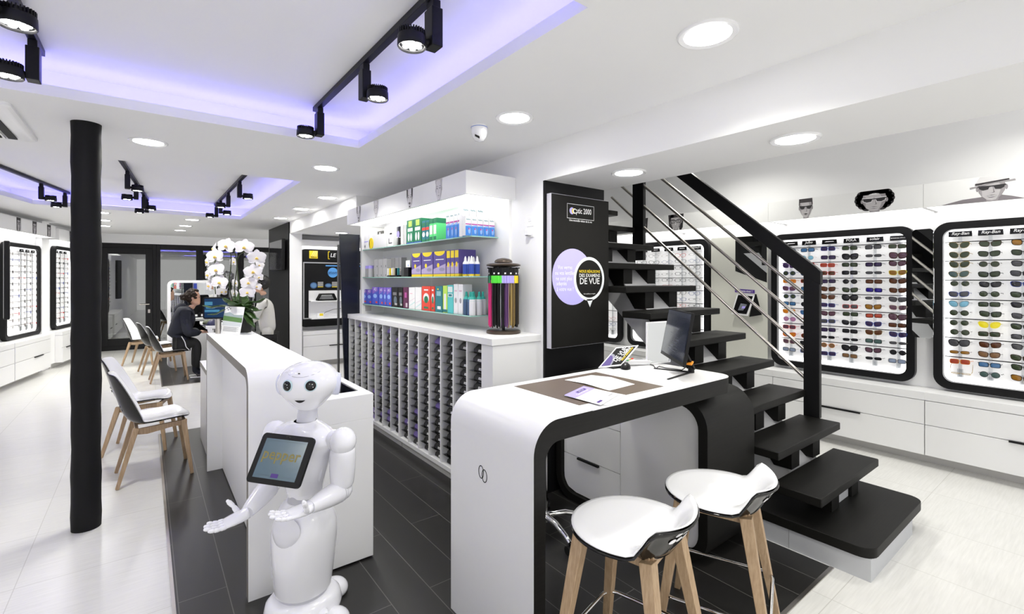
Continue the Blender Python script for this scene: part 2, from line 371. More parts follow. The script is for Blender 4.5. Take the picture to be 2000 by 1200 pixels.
for u, v, z, lb in (
    (1382, 66, 2.6, 'large round ceiling light over the desk, closest of its row to the camera'),
    (1005, 230, 2.6, 'round ceiling light beside the white dome camera'),
    (290, 277, 2.6, 'round ceiling light just behind the black column top'),
    (636, 328, 2.6, 'round ceiling light between the two violet trays, beside the shelf canopy'),
    (639, 386, 2.6, 'round ceiling light beyond the far end of the shelf canopy'),
    (588, 408, 2.6, 'round ceiling light next to the flat round ceiling speaker'),
    (548, 426, 2.6, 'small round ceiling light in front of the black screen wall'),
    (375, 429, 2.6, 'ceiling light first behind the far violet tray, above the orchid'),
    (362, 441, 2.6, 'ceiling light second behind the far violet tray, above the orchid'),
    (352, 450, 2.6, 'ceiling light before the glazed partition, above the orchid'),
    (197, 415, 2.6, 'ceiling light first behind the far violet tray, beside the column'),
    (201, 430, 2.6, 'ceiling light second behind the far violet tray, beside the column'),
    (203, 441, 2.6, 'ceiling light before the glazed door, beside the column'),
    (1553, 271, 2.33, 'round light in the beam soffit above the sunglasses displays'),
    (1228, 337, 2.33, 'round light in the beam soffit above the staircase'),
    (667, 455, 2.4, 'round light in the lowered alcove ceiling before the yellow logo display'),
):
    downlight(u, v, z, lb)
for x, y in ((4.6, .3), (4.6, 2.6), (4.2, 5.0)):  # hidden lamps added to brighten the stair room
    downlight(0, 0, 3.15, 'added fill light in the high ceiling over the stairs, %s' % {.3:'near the shop front', 2.6:'at mid flight', 5.0:'over the upper steps'}[y], (x, y, 0), LAMP_ADDED)
for x, y, q in ((-2.2, 2.2, 'over the white floor beside the near tray'), (-1.3, -.7, 'behind the camera towards the oblique wall'), (.5, -1.3, 'behind the camera on the middle line'), (1.6, -1.0, 'behind the camera beside the beam')):  # lamps out of view, added to lift the room and counter fronts
    downlight(0, 0, 2.6, 'added fill light in the ceiling %s' % q, (x, y, 0))
p = atz(590, 403, 2.6)
tag(G().lathe([(.10, 0), (.10, -.012), (.085, -.018), (.0, -.018)], n=32).obj('ceiling_speaker', WHITE, smooth=40, loc=(1.86, 7.55, 2.6)), 'flat white round ceiling speaker with no light, next to a lamp', 'speaker')
# dome camera
p = atz(936, 246, 2.6)
t = thing('dome_camera', 'white dome security camera hanging from the ceiling', 'security camera', p)
G().lathe([(.052, 0), (.054, -.012), (.05, -.02)], n=32).obj('base', WHITE, t, smooth=40)
G().lathe([(.0545, -.0115), (.0545, -.0145)], n=32).obj('band', cm(.05,.15,.6), t)
G().lathe([(.052, -.02), (.052, -.05), (.045, -.075), (.028, -.098), (.001, -.105)], n=32).obj('shell', GLOSSW, t, smooth=60)
G().obox((-.030, -.022, -.080), (.012, -.010, -.008), (.006, .008, 0), (-.002, -.003, .006)).obj('lens_slot', BLKG, t, bevel=.003)
# air conditioner cassette
a = atz(76, 273, 2.6)
t = thing('air_conditioner', 'white square ceiling air conditioner cassette with dark louvre slots', 'air conditioner', (a.x-.42, a.y-.46, 2.6))
g = G(); o = rrect(.84, .92, .04); g.loft([[(x-.42, z-.46, 0) for x, y, z in o], [(x-.42, z-.46, -.018) for x, y, z in o], [((x-.42)*.96, (z-.46)*.96, -.026) for x, y, z in o]]); g.obj('panel', WHITE, t, smooth=30)
for i in range(2):
    q = G(); x = .30-.075*i; q.box(x-.022, -.40, -.033, x+.022, .40, -.025); q.obj('louvre_slot', BLKM, t)
G().box(-.36, -.40, -.036, .17, .40, -.025).obj('grille', LAMG, t, bevel=.004)
G().box(.258, -.40, -.037, .267, .40, -.025).obj('vane', WHITE, t)
# ------------------------------------------------------------------ spot tracks
def spot(loc, side, label, group, yaw=0, k=1.0):
    """spot hanging from a track: clip, gear box and ribbed round head on its side (side = direction from box to head)"""
    t = thing('track_spotlight', label, 'spotlight', loc, yaw, group)
    G().box(-.018, -.03, -.035, .018, .03, 0).obj('clip', BLK, t, bevel=.003)
    G().box(-.024*k, -.034*k, -.035-.155*k, .024*k, .034*k, -.035).obj('gear_box', BLK, t, bevel=.003)
    h = G(); c = V((side[0], side[1], 0)).normalized(); o = c*.088*k+V((0, 0, -.035-.135*k))
    h.lathe([(.050*k, .014*k), (.0555*k, .008*k), (.057*k, -.030*k), (.054*k, -.034*k), (.050*k, -.031*k), (.048*k, -.024*k)], o, 32, caps=False)
    h.lathe([(.0, .030*k), (.044*k, .028*k), (.046*k, .014*k)], o, 32, caps=False); h.lathe([(.048*k, -.024*k), (.0, -.024*k)], o, 32, caps=False)
    for i in range(30):
        a = 2*math.pi*i/30; d = V((math.cos(a), math.sin(a), 0)); h.obox(o+d*.047*k+Z*.020*k, d*.006*k, V((-d.y, d.x, 0))*.0022*k, Z*.012*k)
    h.cyl(o, c*.02*k+V((0, 0, o.z)), .014*k, n=12)
    hd = h.obj('head', BLK, t, smooth=40)
    l = G()
    for i in range(7):
        a = 2*math.pi*i/6; q = (0, 0) if i == 6 else (.029*k*math.cos(a), .029*k*math.sin(a))
        l.lathe([(.0125*k, -.025*k), (.010*k, -.028*k), (.0, -.029*k)], o+V((*q, 0)), 12, caps=False)
    l.obj('led', LED, hd, smooth=60)
    return t
def track(p, q, label):
    t = G().bar(p, q, .018, .016).obj('light_track', BLK, bevel=.002); tag(t, label, 'light track', 'black ceiling light tracks'); return t
ZT = 2.79; ZH = ZT-.018
track((.945, 3.50, ZT), (.955, 1.45, ZT), 'black light track with three spots, in the violet tray above the robot')
track((-.44, 3.50, ZT), (-.46, 1.6, ZT), 'black light track at the corner of the near tray, above the column')
spot((.945, 3.40, ZH), (-1, .35), 'track spotlight at the tray corner end of the track above the robot', 'spots in the near violet tray')
spot((.95, 2.56, ZH), (.5, -.9), 'track spotlight in the middle of the track above the robot', 'spots in the near violet tray')
spot((.965, 1.80, ZH), (-.98, .2), 'track spotlight with its lit face shown, cut by the picture top', 'spots in the near violet tray', k=1.05)
spot((-.44, 3.30, ZH), (-.9, -.45), 'track spotlight at the tray end of the track above the air conditioner', 'spots in the near violet tray', k=1.05)
spot((-.455, 2.52, ZH), (.7, .7), 'track spotlight cut by the top corner of the picture', 'spots in the near violet tray', k=1.05)
ft = [((-.85, 9.0), (-1.72, 5.0), 'black light track running along the wall displays in the far tray'),
      ((.02, 9.0), (-.27, 5.25), 'black light track in the middle of the far violet tray'),
      ((.885, 9.0), (.90, 5.3), 'black light track over the orchid in the far violet tray')]
names = ['along the wall displays', 'in the middle of the far tray', 'over the orchid']
for (p, q, lb), nm, spec in zip(ft, names, (
    ((.03, -1, -.2), (.20, 1, -.2), (.52, -1, -.3), (.66, -1, -.2)),
    ((.03, -1, 0), (.16, 1, .2), (.40, -1, 0), (.62, 1, .2)),
    ((.04, -1, 0), (.18, 1, .2), (.40, -1, .3), (.66, 1, -.2)))):
    P, Q = V((*p, ZT)), V((*q, ZT)); track(P, Q, lb)
    for i, (f, sx, sy) in enumerate(spec):
        c = P.lerp(Q, f); spot((c.x, c.y, ZH), (sx, sy), '%s spotlight from the far end on the track %s' % (ORD[i+1], nm), 'spots in the far violet tray')
# ================================================================== PIGEONHOLE CABINET
CX0, CXB, CY0, CY1, CT = 1.90, 2.338, 2.69, 5.64, 1.186
t = thing('pigeonhole_cabinet', 'long white cabinet of open pigeonhole columns full of spectacle cases', 'cabinet', (0, 0, 0))
DIV = [2.83+.2*i for i in range(15)]
g = G(); g.box(CX0+.24, CY0, .07, CXB, CY1, 1.135); g.box(CX0, CY0, .07, CX0+.24, DIV[0], 1.135); g.box(CX0, CY1-.02, .07, CX0+.24, CY1, 1.135)
g.box(CX0, DIV[0], .07, CX0+.24, CY1, .105); g.obj('carcass', LAM, t)
G().box(CX0-.012, CY0-.006, 1.135, CXB, CY1+.006, CT).obj('top', LAM, t, bevel=.003)
G().box(CX0+.03, CY0+.02, 0, CXB, 4.225, .07).obj('plinth', LAMG, t); G().box(CX0+.03, 4.235, 0, CXB, CY1-.02, .07).obj('plinth', LAMG, t)
for i, y in enumerate(DIV[:14]):
    w_ = .016 if i != 7 else .034
    if i: G().box(CX0+.002, y-w_/2, .105, CX0+.24, y+w_/2, 1.135).obj('divider', LAM, t)
NR = 15; PIT = 1.015/NR
sh = G()
for i in range(14):
    for r in range(1, NR):
        z = .108+PIT*r; sh.box(CX0+.012, DIV[i]+.012, z-.001, CX0+.22, DIV[i+1]-.012, z+.001)
tag(sh.obj('shelf_tabs', ACRYL, t), None, kind='stuff')
cb = G(); d, hgt, wd = .15, .052, .128        # wedge case: front leans back, narrower on top
cb.loft([[V((0, -wd/2, 0)), V((d, -wd/2, 0)), V((d, wd/2, 0)), V((0, wd/2, 0))],
         [V((.004, -wd/2, .02)), V((d, -wd/2, .02)), V((d, wd/2, .02)), V((.004, wd/2, .02))],
         [V((.026, -wd/2+.004, hgt)), V((d, -wd/2+.004, hgt)), V((d, wd/2-.022, hgt)), V((.026, wd/2-.022, hgt))]])
case_me = cb.mesh('spectacle_case', BLKM, 30)
lbm = G(); lbm.flat([(-.0006, -.058, .006), (-.0006, .0, .006), (.0030, .0, .021), (.0030, -.058, .021)], 0)
for k in range(5): lbm.flat([(-.0002, -.052+.009*k, .010), (-.0002, -.046+.009*k, .010), (.0012, -.046+.009*k, .016), (.0012, -.052+.009*k, .016)], 1)
lab_me = lbm.mesh('label', [PRINT, DGREY])
rnd = random.Random(3); n = 0
CASEV = mat('violet_case', (.16,.11,.36), .5, noise=.1); CASEB = mat('black_case', (.013,.012,.013), .5, noise=.15)
for i in range(14):
    for r in range(NR):
        if rnd.random() < (.02 if i < 8 else .10): continue
        vio = rnd.random() < (.05 if i < 5 else .20)
        c = bpy.data.objects.new('spectacle_case', case_me); COL.objects.link(c)
        c.location = (CX0+.030+rnd.uniform(0, .012), DIV[i]+.094+rnd.uniform(-.004, .004), .1097+PIT*r+.0006)
        c.material_slots[0].link = 'OBJECT'; c.material_slots[0].material = CASEV if vio else CASEB
        tag(c, '%s spectacle case, %s from the top in the %s pigeonhole column from the black pillar' % ('violet' if vio else 'black', ORD[NR-r], ORD[i+1]), 'spectacle case', 'spectacle cases in the pigeonholes')
        if not vio or rnd.random() < .3:
            l = bpy.data.objects.new('label', lab_me); COL.objects.link(l); l.parent = c
# ------------------------------------------------------------------ lit canopy with portraits and shelf back
FACE_L = [mat('portrait_grey_%d' % i, c, .6, noise=.03) for i, c in enumerate(((.47,.45,.47), (.20,.18,.20), (.022,.02,.024), (.66,.65,.67), (.30,.28,.30), (.035,.03,.035), (.55,.53,.55), (.72,.70,.73)))]
def portrait(name, parent, o, xd, zd, nrm, w, h, kind, rv=0):
    """flat black and white print of a face cropped by the panel edges: xd across, zd up; tones 0 skin, 1 shadow, 2 dark, 3 light, 4 half tone, 5 hair"""
    g = G(); o, xd, zd, nrm = V(o), V(xd), V(zd), V(nrm); tone = {0: 7, 4: 6, 1: 0} if rv == 0 else {}
    def P(x, z, k=0): return o+xd*(x*w)+zd*(min(1, max(0, z))*h)+nrm*(.0006+.0005*k)
    def el(cx, cz, rx, rz, mt, k, a0=0, a1=360, n=22):
        g.flat([P(cx+rx*math.cos(R(a0+(a1-a0)*i/n)), cz+rz*math.sin(R(a0+(a1-a0)*i/n)), k) for i in range(n+(0 if a1-a0 == 360 else 1))], tone.get(mt, mt))
    def pg(pts, mt, k): g.flat([P(x, z, k) for x, z in pts], tone.get(mt, mt))
    shades = 'shades' in kind; curly = 'curly' in kind; hat = 'hat' in kind; long_ = 'long' in kind
    if curly:
        for i in range(17):
            a = R(-60+300*i/16); el(.5+.40*math.cos(a), .60+.42*math.sin(a), .15, .17, 2 if i % 3 else 5, 0)
    elif hat:
        pg([(.10, .70), (.90, .80), (.84, 1), (.22, 1)], 3, 1); pg([(.12, .68), (.90, .78), (.90, .84), (.11, .75)], 5, 4); pg([(-.02, .62), (1.02, .80), (1.05, .74), (.5, .70), (.0, .56)], 4, 5)
    elif rv == 0 and not long_: pg([(.12, 1), (.14, .60), (.20, .52), (.26, .7), (.28, 1)], 5, 6); pg([(.88, 1), (.86, .60), (.80, .52), (.74, .7), (.72, 1)], 5, 6)
    elif rv == 0: pg([(.14, 1), (.16, .80), (.34, .95), (.5, .97), (.66, .95), (.84, .80), (.86, 1)], 4, 6)
    else: pg([(.15, 1), (.14, .70), (.18, .55), (.82, .55), (.86, .70), (.84, 1)], 5, 0)
    if long_ and rv: pg([(.02, 1), (.08, .1), (.16, 0), (.30, 0), (.36, 1)], 5, 0); pg([(.98, 1), (.92, .15), (.84, 0), (.72, 0), (.64, 1)], 2, 0)
    if 'suit' in kind: pg([(-.75, 0), (1.25, 0), (.95, .14), (.62, .26), (.3, .20), (-.2, .16)], 1, 0)
    pg([(.38, 0), (.64, 0), (.68, .25), (.34, .25)], 4, 1)
    top = .70 if hat else (1.0 if rv == 0 else .80)
    pg([(.20, top), (.18, .62), (.20, .40), (.28, .20), (.40, .06), (.50, .03), (.60, .06), (.72, .20), (.80, .40), (.82, .62), (.80, top)], 0, 2)
    pg([(.80, top), (.82, .62), (.80, .40), (.72, .20), (.60, .06), (.66, .22), (.70, .42), (.70, .66), (.66, top)], 4, 3)
    pg([(.20, top), (.18, .62), (.20, .40), (.28, .20), (.27, .42), (.28, .7)], 4, 3)
    for s in (-1, 1): el(.5+s*.335, .52, .035, .10, 4, 1)
    pg([(.48, .66), (.52, .66), (.555, .42), (.57, .36), (.50, .33), (.43, .36), (.46, .40), (.485, .42)], 3 if not shades else 0, 4); pg([(.52, .64), (.56, .40), (.575, .35), (.50, .325), (.54, .36)], 1, 5)
    pg([(.38, .225), (.5, .25), (.62, .225), (.5, .19)], 5, 4)
    if curly or hat or long_: pg([(.39, .222), (.61, .222), (.56, .185), (.44, .185)], 3, 5)
    pg([(.40, .17), (.60, .17), (.5, .145)], 1, 4)
    for s in (-1, 1):
        if shades:
            pg([(.5+s*.035, .62), (.5+s*.30, .64), (.5+s*.29, .52), (.5+s*.20, .46), (.5+s*.08, .48)], 2, 6); pg([(.5+s*.33, .62), (.5+s*.29, .64), (.5+s*.29, .60), (.5+s*.33, .58)], 2, 6)
            if curly: pg([(.5+s*.02, .66), (.5+s*.33, .68), (.5+s*.31, .50), (.5+s*.20, .43), (.5+s*.06, .45)], 3, 5)
        else:
            pg([(.5+s*.06, .56), (.5+s*.15, .595), (.5+s*.25, .56), (.5+s*.15, .53)], 3, 4); el(.5+s*.15, .562, .032, .028, 2, 5); pg([(.5+s*.05, .66), (.5+s*.15, .70), (.5+s*.27, .65), (.5+s*.15, .672)], 5, 4); pg([(.5+s*.05, .575), (.5+s*.15, .61), (.5+s*.26, .575), (.5+s*.15, .595)], 5, 5)
        if 'glasses' in kind:
            a = rrect(.30, .20, .07, .5+s*.18-.15, .46, 0, 3); b = rrect(.25, .15, .055, .5+s*.18-.125, .485, 0, 3)
            g.ring([P(x, z, 6) for x, _, z in a], [P(x, z, 6) for x, _, z in b], nrm*.0004, 2)
    if shades or 'glasses' in kind: pg([(.45, .58), (.55, .58), (.55, .62), (.45, .62)], 2, 7)
    if 'moustache' in kind: pg([(.36, .27), (.5, .315), (.64, .27), (.62, .235), (.5, .27), (.38, .235)], 2, 6); pg([(.42, .12), (.58, .12), (.55, .05), (.45, .05)], 5, 5)
    return g.obj(name, FACE_L, parent)
AY0, AY1, AXF, AZ0, AZ1 = 2.99, 5.60, 1.87, 2.23, 2.405
t = thing('lit_canopy', 'white box canopy with face portraits and lit underside over the glass shelves', 'canopy', (0, 0, 0))
g = G(); g.box(AXF, AY0, AZ0, AXF+.02, AY1, AZ1); g.box(AXF+.02, AY0, AZ0, 2.337, AY0+.02, AZ1); g.box(AXF+.02, AY1-.02, AZ0, 2.337, AY1, AZ1); g.box(AXF+.02, AY0+.02, AZ1-.02, 2.337, AY1-.02, AZ1); g.box(AXF+.02, AY0+.02, AZ0+.055, 2.337, AY1-.02, AZ0+.065)
g.obj('box', LAM, t)
ym = 4.30
for a, b in ((AY0+.03, ym-.012), (ym+.012, AY1-.03)): G().box(AXF+.035, a, AZ0+.012, 2.20, b, AZ0+.05).obj('light_diffuser', CANL, t)
for yy, kd, wd_ in ((3.40, 'long', .15), (3.93, 'moustache', .16), (4.72, 'long', .15), (5.22, 'moustache', .15)):
    portrait('portrait_print', t, (AXF, yy+wd_/2, AZ0+.002), -Y, Z, -X, wd_, AZ1-AZ0-.004, kd, 0)
g = G(); g.box(2.315, AY0+.06, CT, 2.338, AY1, AZ0+.012); g.box(2.04, AY1-.005, CT, 2.338, AY1+.04, AZ0+.05)
tag(g.obj('shelf_back_panel', mat('shelf_back_white', (.90,.90,.89), .4, noise=.01)), 'white back panel behind the glass product shelves above the pigeonholes', 'panel')
t = thing('dark_end_panel', 'tall dark navy panel closing the far end of the pigeonhole cabinet', 'panel', (0, 0, 0))
G().poly([(1.80, 5.66, 2.13), (2.04, 5.66, 2.13), (2.04, 5.66, 0), (1.90, 5.66, 0), (1.86, 5.66, .4)], (0, .03, 0)).obj('board', NAVY, t, bevel=.003)
G().box(1.785, 5.655, .3, 1.80, 5.70, 2.0).obj('edge_strip', DGREY, t)
g = G(); g.box(2.08, 5.588, 1.215, 2.155, 5.596, 1.275)
for i in range(5): g.box(2.082, 5.584, 1.22+.011*i, 2.153, 5.59, 1.225+.011*i)
tag(g.obj('air_grille', LAMG), 'small slotted air grille on the white end panel above the cabinet', 'grille')
# glass shelves
SH = {'top': 1.945, 'middle': 1.62, 'lower': 1.305}
for nm, z in SH.items():
    for (a, b), wh in zip(((3.2, 4.36), (4.37, 5.59)), ('towards the pillar', 'towards the navy panel')):
        if nm == 'middle' and a > 4: pass
        g = G(); g.box(2.05, a, z-.008, 2.315, b, z); g.k = 1; g.box(2.047, a, z-.0085, 2.0505, b, z+.0005); g.box(2.05, a-.003, z-.0085, 2.315, a+.0005, z+.0005)
        s = tag(g.obj('glass_shelf', [GLASS, mat('green_glass_edge', (.35,.62,.55), .15, noise=.02)]), '%s glass product shelf, half %s' % (nm, wh), 'shelf', 'glass product shelves')
    for yy in (3.25, 3.7):
        G().box(2.22, yy, z+.075, 2.315, yy+.004, z+.079)
# ------------------------------------------------------------------ products
def yu(u, x): return atx(u, HY, x).y
def xuy(u, y): return aty(u, HY, y).x
_pm = {}
def pack(u0, u1, z, h, design, label, dep=.06, x=2.07, cat='box', group=None, side=False, y=None):
    """carton standing on a glass shelf; design = (base, [(kind, params, colour)...]); front faces the room (or the pillar end when side)"""
    if not side: a, b = yu(u0, x), yu(u1, x); w_ = abs(a-b)-.003; loc = (x, (a+b)/2, z+.0005); rz = -math.pi/2
    else: a, b = xuy(u0, y), xuy(u1, y); w_ = abs(a-b)-.002; loc = ((a+b)/2, y, z+.0005); rz = 0
    base, marks = design; mats = [base]; g = G(); g.box(-w_/2, 0, 0, w_/2, dep, h, 0)
    def mi(m):
        if m not in mats: mats.append(m)
        return mats.index(m)
    for j, (kd, p, m) in enumerate(marks):
        yy = -.0006-.0003*j; i = mi(m)
        if kd == 'band': g.flat([(-w_/2, yy, p[0]*h), (w_/2, yy, p[0]*h), (w_/2, yy, p[1]*h), (-w_/2, yy, p[1]*h)], i); g.flat([(w_/2+.0006, 0, p[0]*h), (w_/2+.0006, dep, p[0]*h), (w_/2+.0006, dep, p[1]*h), (w_/2+.0006, 0, p[1]*h)], i)
        elif kd == 'oval': g.flat([(p[0]*w_+p[2]*w_*math.cos(2*math.pi*q/20), yy, min(h, p[1]*h+p[3]*h*math.sin(2*math.pi*q/20))) for q in range(20)], i)
        elif kd == 'rect': g.flat([(p[0]*w_, yy, p[1]*h), (p[2]*w_, yy, p[1]*h), (p[2]*w_, yy, p[3]*h), (p[0]*w_, yy, p[3]*h)], i)
        elif kd == 'text': g.text(p[0], (p[1]*w_, yy, p[2]*h), X, Z, p[3]*w_, i)
        elif kd == 'slant': g.flat([(-w_/2, yy, p[0]*h), (w_/2, yy, p[1]*h), (w_/2, yy, p[2]*h), (-w_/2, yy, p[3]*h)], i)
    o = g.obj('carton', mats, None, loc=loc, rz=rz); return tag(o, label, cat, group)
def bottle(loc, prof, mats, label, group, parts=None, cat='bottle', n=16):
    t = thing('bottle', label, cat, loc, 0, group)
    G().lathe(prof, n=n).obj('body', mats[0], t, smooth=40)
    for nm, pf, m in parts or []: G().lathe(pf, n=n).obj(nm, m, t, smooth=40)
    return t
cW, cG, cLG, cB, cDB, cR, cT, cTD, cLI, cGR, cMAR, cPU = PRINT, cm(.01,.20,.09), cm(.12,.75,.25), cm(.05,.24,.72), cm(.03,.08,.42), cm(.80,.06,.03), cm(.10,.58,.58), cm(.02,.20,.24), cm(.55,.80,.12), cm(.36,.36,.37), cm(.10,.01,.06), cm(.10,.07,.30)
cSKY, cMAG, cBK = cm(.30,.48,.85), cm(.50,.08,.35), BLK
z = SH['top']
DG = (cG, [('rect', (-.25,.72,.25,.96), cLI), ('rect', (-.35,.52,.35,.66), cW), ('oval', (-.2,.28,.12,.17), cW), ('oval', (.15,.28,.12,.17), cW), ('band', (0,.06), cDB)])
pack(794.5, 808, z, .235, DG, 'tall dark green carton with white bottles printed, towards the white books', group='green lens care cartons')
pack(808.5, 823, z, .235, DG, 'tall dark green carton with white bottles printed, beside the small striped boxes', group='green lens care cartons', dep=.14)
DS = (cTD, [('rect', (-.5,.55,.5,.68), cR), ('rect', (-.4,.72,.4,.9), cG), ('oval', (0,.35,.4,.12), cW), ('band', (0,.12), cG)])
pack(824, 831, z, .20, DS, 'slim dark striped carton with white oval, against the green carton', group='slim striped cartons')
pack(831.5, 838, z, .20, DS, 'slim dark striped carton with white oval, against the pale green box', group='slim striped cartons')
DL = (cLG, [('band', (.78,1), cG), ('rect', (-.4,.3,.4,.7), cW), ('rect', (-.4,.05,.4,.2), cG)])
pack(838.5, 845.5, z, .205, DL, 'slim pale green carton with white panel, towards the striped boxes', group='slim pale green cartons')
pack(846, 853, z, .205, DL, 'slim pale green carton with white panel, last in the green row', group='slim pale green cartons', dep=.2)
pack(815, 840, z, .225, (cLG, [('band', (.85,1), cYEL if False else YEL)]), 'light green carton behind the slim striped cartons', x=2.2, dep=.06)
DR = (cW, [('band', (0,.48), cB), ('slant', (.48,.48,.58,.50), cSKY), ('rect', (-.5,.56,.5,.62), cMAG), ('text', ('ReNu',0,.80,.30), cTD), ('oval', (.15,.25,.2,.16), cSKY), ('oval', (.1,.35,.12,.05), cMAG)])
for i, (a, b) in enumerate(((871, 878.5), (879, 886), (886.5, 893.5), (894, 903))):
    pack(a, b, z, .235, DR, 'tall white and blue solution carton, %s of the front row from the green cartons' % ORD[i+1], group='tall white and blue cartons', dep=.07)
for i, (a, b) in enumerate(((903, 916.5), (917, 930.5), (931, 945))):
    pack(a, b, z, .262, DR, 'tall white and blue solution carton in the back row, %s from the front cartons' % ORD[i+1], group='tall white and blue cartons', dep=.05, side=True, y=3.30)
for i, (a, b) in enumerate(((909, 920.5), (921, 932), (932.5, 943.5), (944, 954.5), (955, 966))):
    pack(a, b, z, .155, DR, 'small white and blue carton at the shelf end, %s from the shelf front corner' % ORD[i+1], group='small white and blue cartons', dep=.045, side=True, y=3.215)
pack(709, 722, z, .18, (cW, [('rect', (-.3,.15,-.1,.3), cGR), ('rect', (-.3,.5,.3,.55), LILAC)]), 'small white leaflet card by the navy panel on the top shelf', dep=.02, cat='card')
t = tag(G().cyl((2.07, yu(724.5, 2.07), z+.066), (2.075, yu(724.5, 2.07), z+.066), .065, n=28).obj('round_sign', YEL), 'round yellow sign between the white cards on the top shelf', 'sign')
pack(727, 754, z, .155, (cW, [('rect', (-.4,.2,.4,.7), PRINT)]), 'white display box with blank front on the top shelf', dep=.12, x=2.075)
t = thing('brochure_holder', 'dark topped brochure board behind the white display box', 'board', (2.2, yu(742, 2.2), z+.0005), -math.pi/2)
G().box(-.075, 0, 0, .085, .015, .22).obj('board', cm(.10,.10,.09), t); G().disc((.0, -.001, .19), X, Z, .02).obj('emblem', PRINT, t)
pack(757, 768, z, .16, (cW, [('rect', (-.3,.2,-.2,.55), cBK), ('rect', (-.3,.2,.3,.26), cBK), ('rect', (-.1,.8,.3,.9), cBK)]), 'white card with black corner mark on the top shelf', dep=.02, cat='card')
t = thing('acrylic_stand', 'clear acrylic stand with lilac picture on the top shelf', 'stand', (2.09, yu(778, 2.09), z+.0005), -math.pi/2)
G().box(-.05, 0, 0, .05, .004, .2).obj('sheet', ACRYL, t); G().box(-.05, 0, 0, .05, .06, .004).obj('foot', ACRYL, t); G().disc((.0, -.002, .12), X, Z, .035).obj('picture', LILAC, t)
for i, (a, b) in enumerate(((785, 787), (787.6, 789.8), (790.4, 792.6))): pack(a, b, z, .20, (LAMG if i == 1 else cW, []), 'thin upright %s folder, %s towards the green cartons' % ('grey' if i == 1 else 'white', ORD[i+1]), dep=.16, cat='folder', group='upright folders')
z = SH['middle']
for i, u in enumerate((712, 719, 727)):
    y_ = yu(u, 2.10)
    bottle((2.10-.015*(i == 2), y_, z+.0005), [(.03, 0), (.03, .09), (.03, .10)], [cGR if i < 2 else cm(.5,.5,.52)], 'grey spray bottle with lilac cap, %s from the navy panel' % ORD[i+1], 'grey spray bottles', [('cap', [(.031, .10), (.031, .135)], LILAC)])
for r in range(2):
    for i, (a, b) in enumerate(((731, 738.5), (739, 747), (747.5, 755.5))):
        pack(a, b, z+r*.1, .0985, (cm(.42,.42,.43), [('rect', (.2,.1,.3,.3), cBK)]), 'grey square carton in the %s layer, %s from the spray bottles' % (('bottom', 'top')[r], ORD[i+1]), group='stacked grey cartons', dep=.08)
for i, (a, b) in enumerate(((756, 763), (763.5, 771), (771.5, 779), (779.5, 784))):
    pack(a, b, z, .205, (cm(.26,.26,.27), [('rect', (-.4,.3,.4,.5), cm(.42,.42,.43)), ('oval', (0,.4,.15,.03), cBK)]), 'tall dark grey carton, %s beside the square grey cartons' % ORD[i+1], group='tall dark grey cartons', x=2.12, dep=.06)
t = thing('product_tray', 'black counter tray in front of the tall dark grey cartons', 'tray', (2.06, yu(768, 2.06), z+.0005), -math.pi/2)
G().box(-.09, 0, 0, .09, .05, .018).obj('base', BLK, t)
for i in range(6):
    c = [cW, YEL, cW, cm(.7,.6,.4), cBK, cTD][i]
    tag(G().box(-.010, -.008, 0, .010, .008, .075).obj('small_carton', c, loc=(2.085, yu(758.5+3.9*i, 2.085), z+.0185)), '%s tiny carton standing in the black tray, place %s' % (['white','yellow','white','beige','black','dark teal'][i], ORD[i+1]), 'box', 'tiny cartons in the black tray')
t = thing('card_holder', 'black leaflet holder with a white card standing in it', 'holder', (2.065, yu(793, 2.065), z+.0005), -math.pi/2)
G().box(-.05, 0, 0, .05, .06, .095).obj('pocket', BLK, t, bevel=.002); q = G().box(-.048, .02, .09, .048, .022, .165).obj('card', PRINT, t); G().disc((.01, .019, .115), X, Z, .008).obj('drop', cB, q)
DP = (cPU, [('band', (0,.10), YEL), ('band', (.78,1), cPU), ('oval', (0,.98,.42,.16), YEL), ('slant', (.12,.12,.5,.3), cm(.45,.38,.60)), ('oval', (-.1,.45,.1,.09), YEL), ('oval', (.2,.28,.22,.07), cm(.30,.28,.42)), ('rect', (-.3,.66,.35,.69), cW)])
for i, (a, b) in enumerate(((804, 822.5), (823.5, 845.5), (846.5, 871))): pack(a, b, z, .225, DP, 'wide purple and gold carton, %s from the black leaflet holder' % ORD[i+1], group='wide purple and gold cartons', dep=.09)
DQ = (cPU, [('band', (0,.10), YEL), ('rect', (-.45,.7,.45,.97), YEL), ('slant', (.12,.12,.5,.4), cm(.45,.38,.60)), ('oval', (0,.45,.25,.1), YEL)])
for i, (a, b) in enumerate(((872, 879.5), (880, 887.5), (888, 896))): pack(a, b, z, .228, DQ, 'narrow purple and gold carton, %s after the wide ones' % ORD[i+1], group='narrow purple and gold cartons', dep=.09 if i < 2 else .17)
for i, (u, xx) in enumerate(((909, 2.08), (916, 2.10), (921, 2.08), (925, 2.16), (932, 2.14))):
    y_ = yu(u, xx)
    bottle((xx, y_, z+.0005), [(.022, 0), (.022, .11), (.012, .125)], [cW], 'white bottle with blue and gold label, %s from the purple cartons' % ORD[i+1], 'white lens bottles',
           [('label', [(.0224, .018), (.0224, .10)], cDB), ('gold_band', [(.0226, .004), (.0226, .018)], YEL), ('cap', [(.012, .122), (.009, .15), (.003, .165)], cW)])
z = SH['lower']
DB_ = (cm(.06,.10,.55), [('slant', (.6,.8,1,1), cm(.22,.12,.55)), ('oval', (0,.5,.32,.12), cSKY), ('text', ('AO',-.0,.8,.3), cW), ('rect', (.1,.1,.4,.2), cR), ('band', (0,.04), cDB)])
bl = [(706.5, 716), (716.5, 726), (727, 738.5), (740, 748.5), (749, 754.5), (755, 764)]
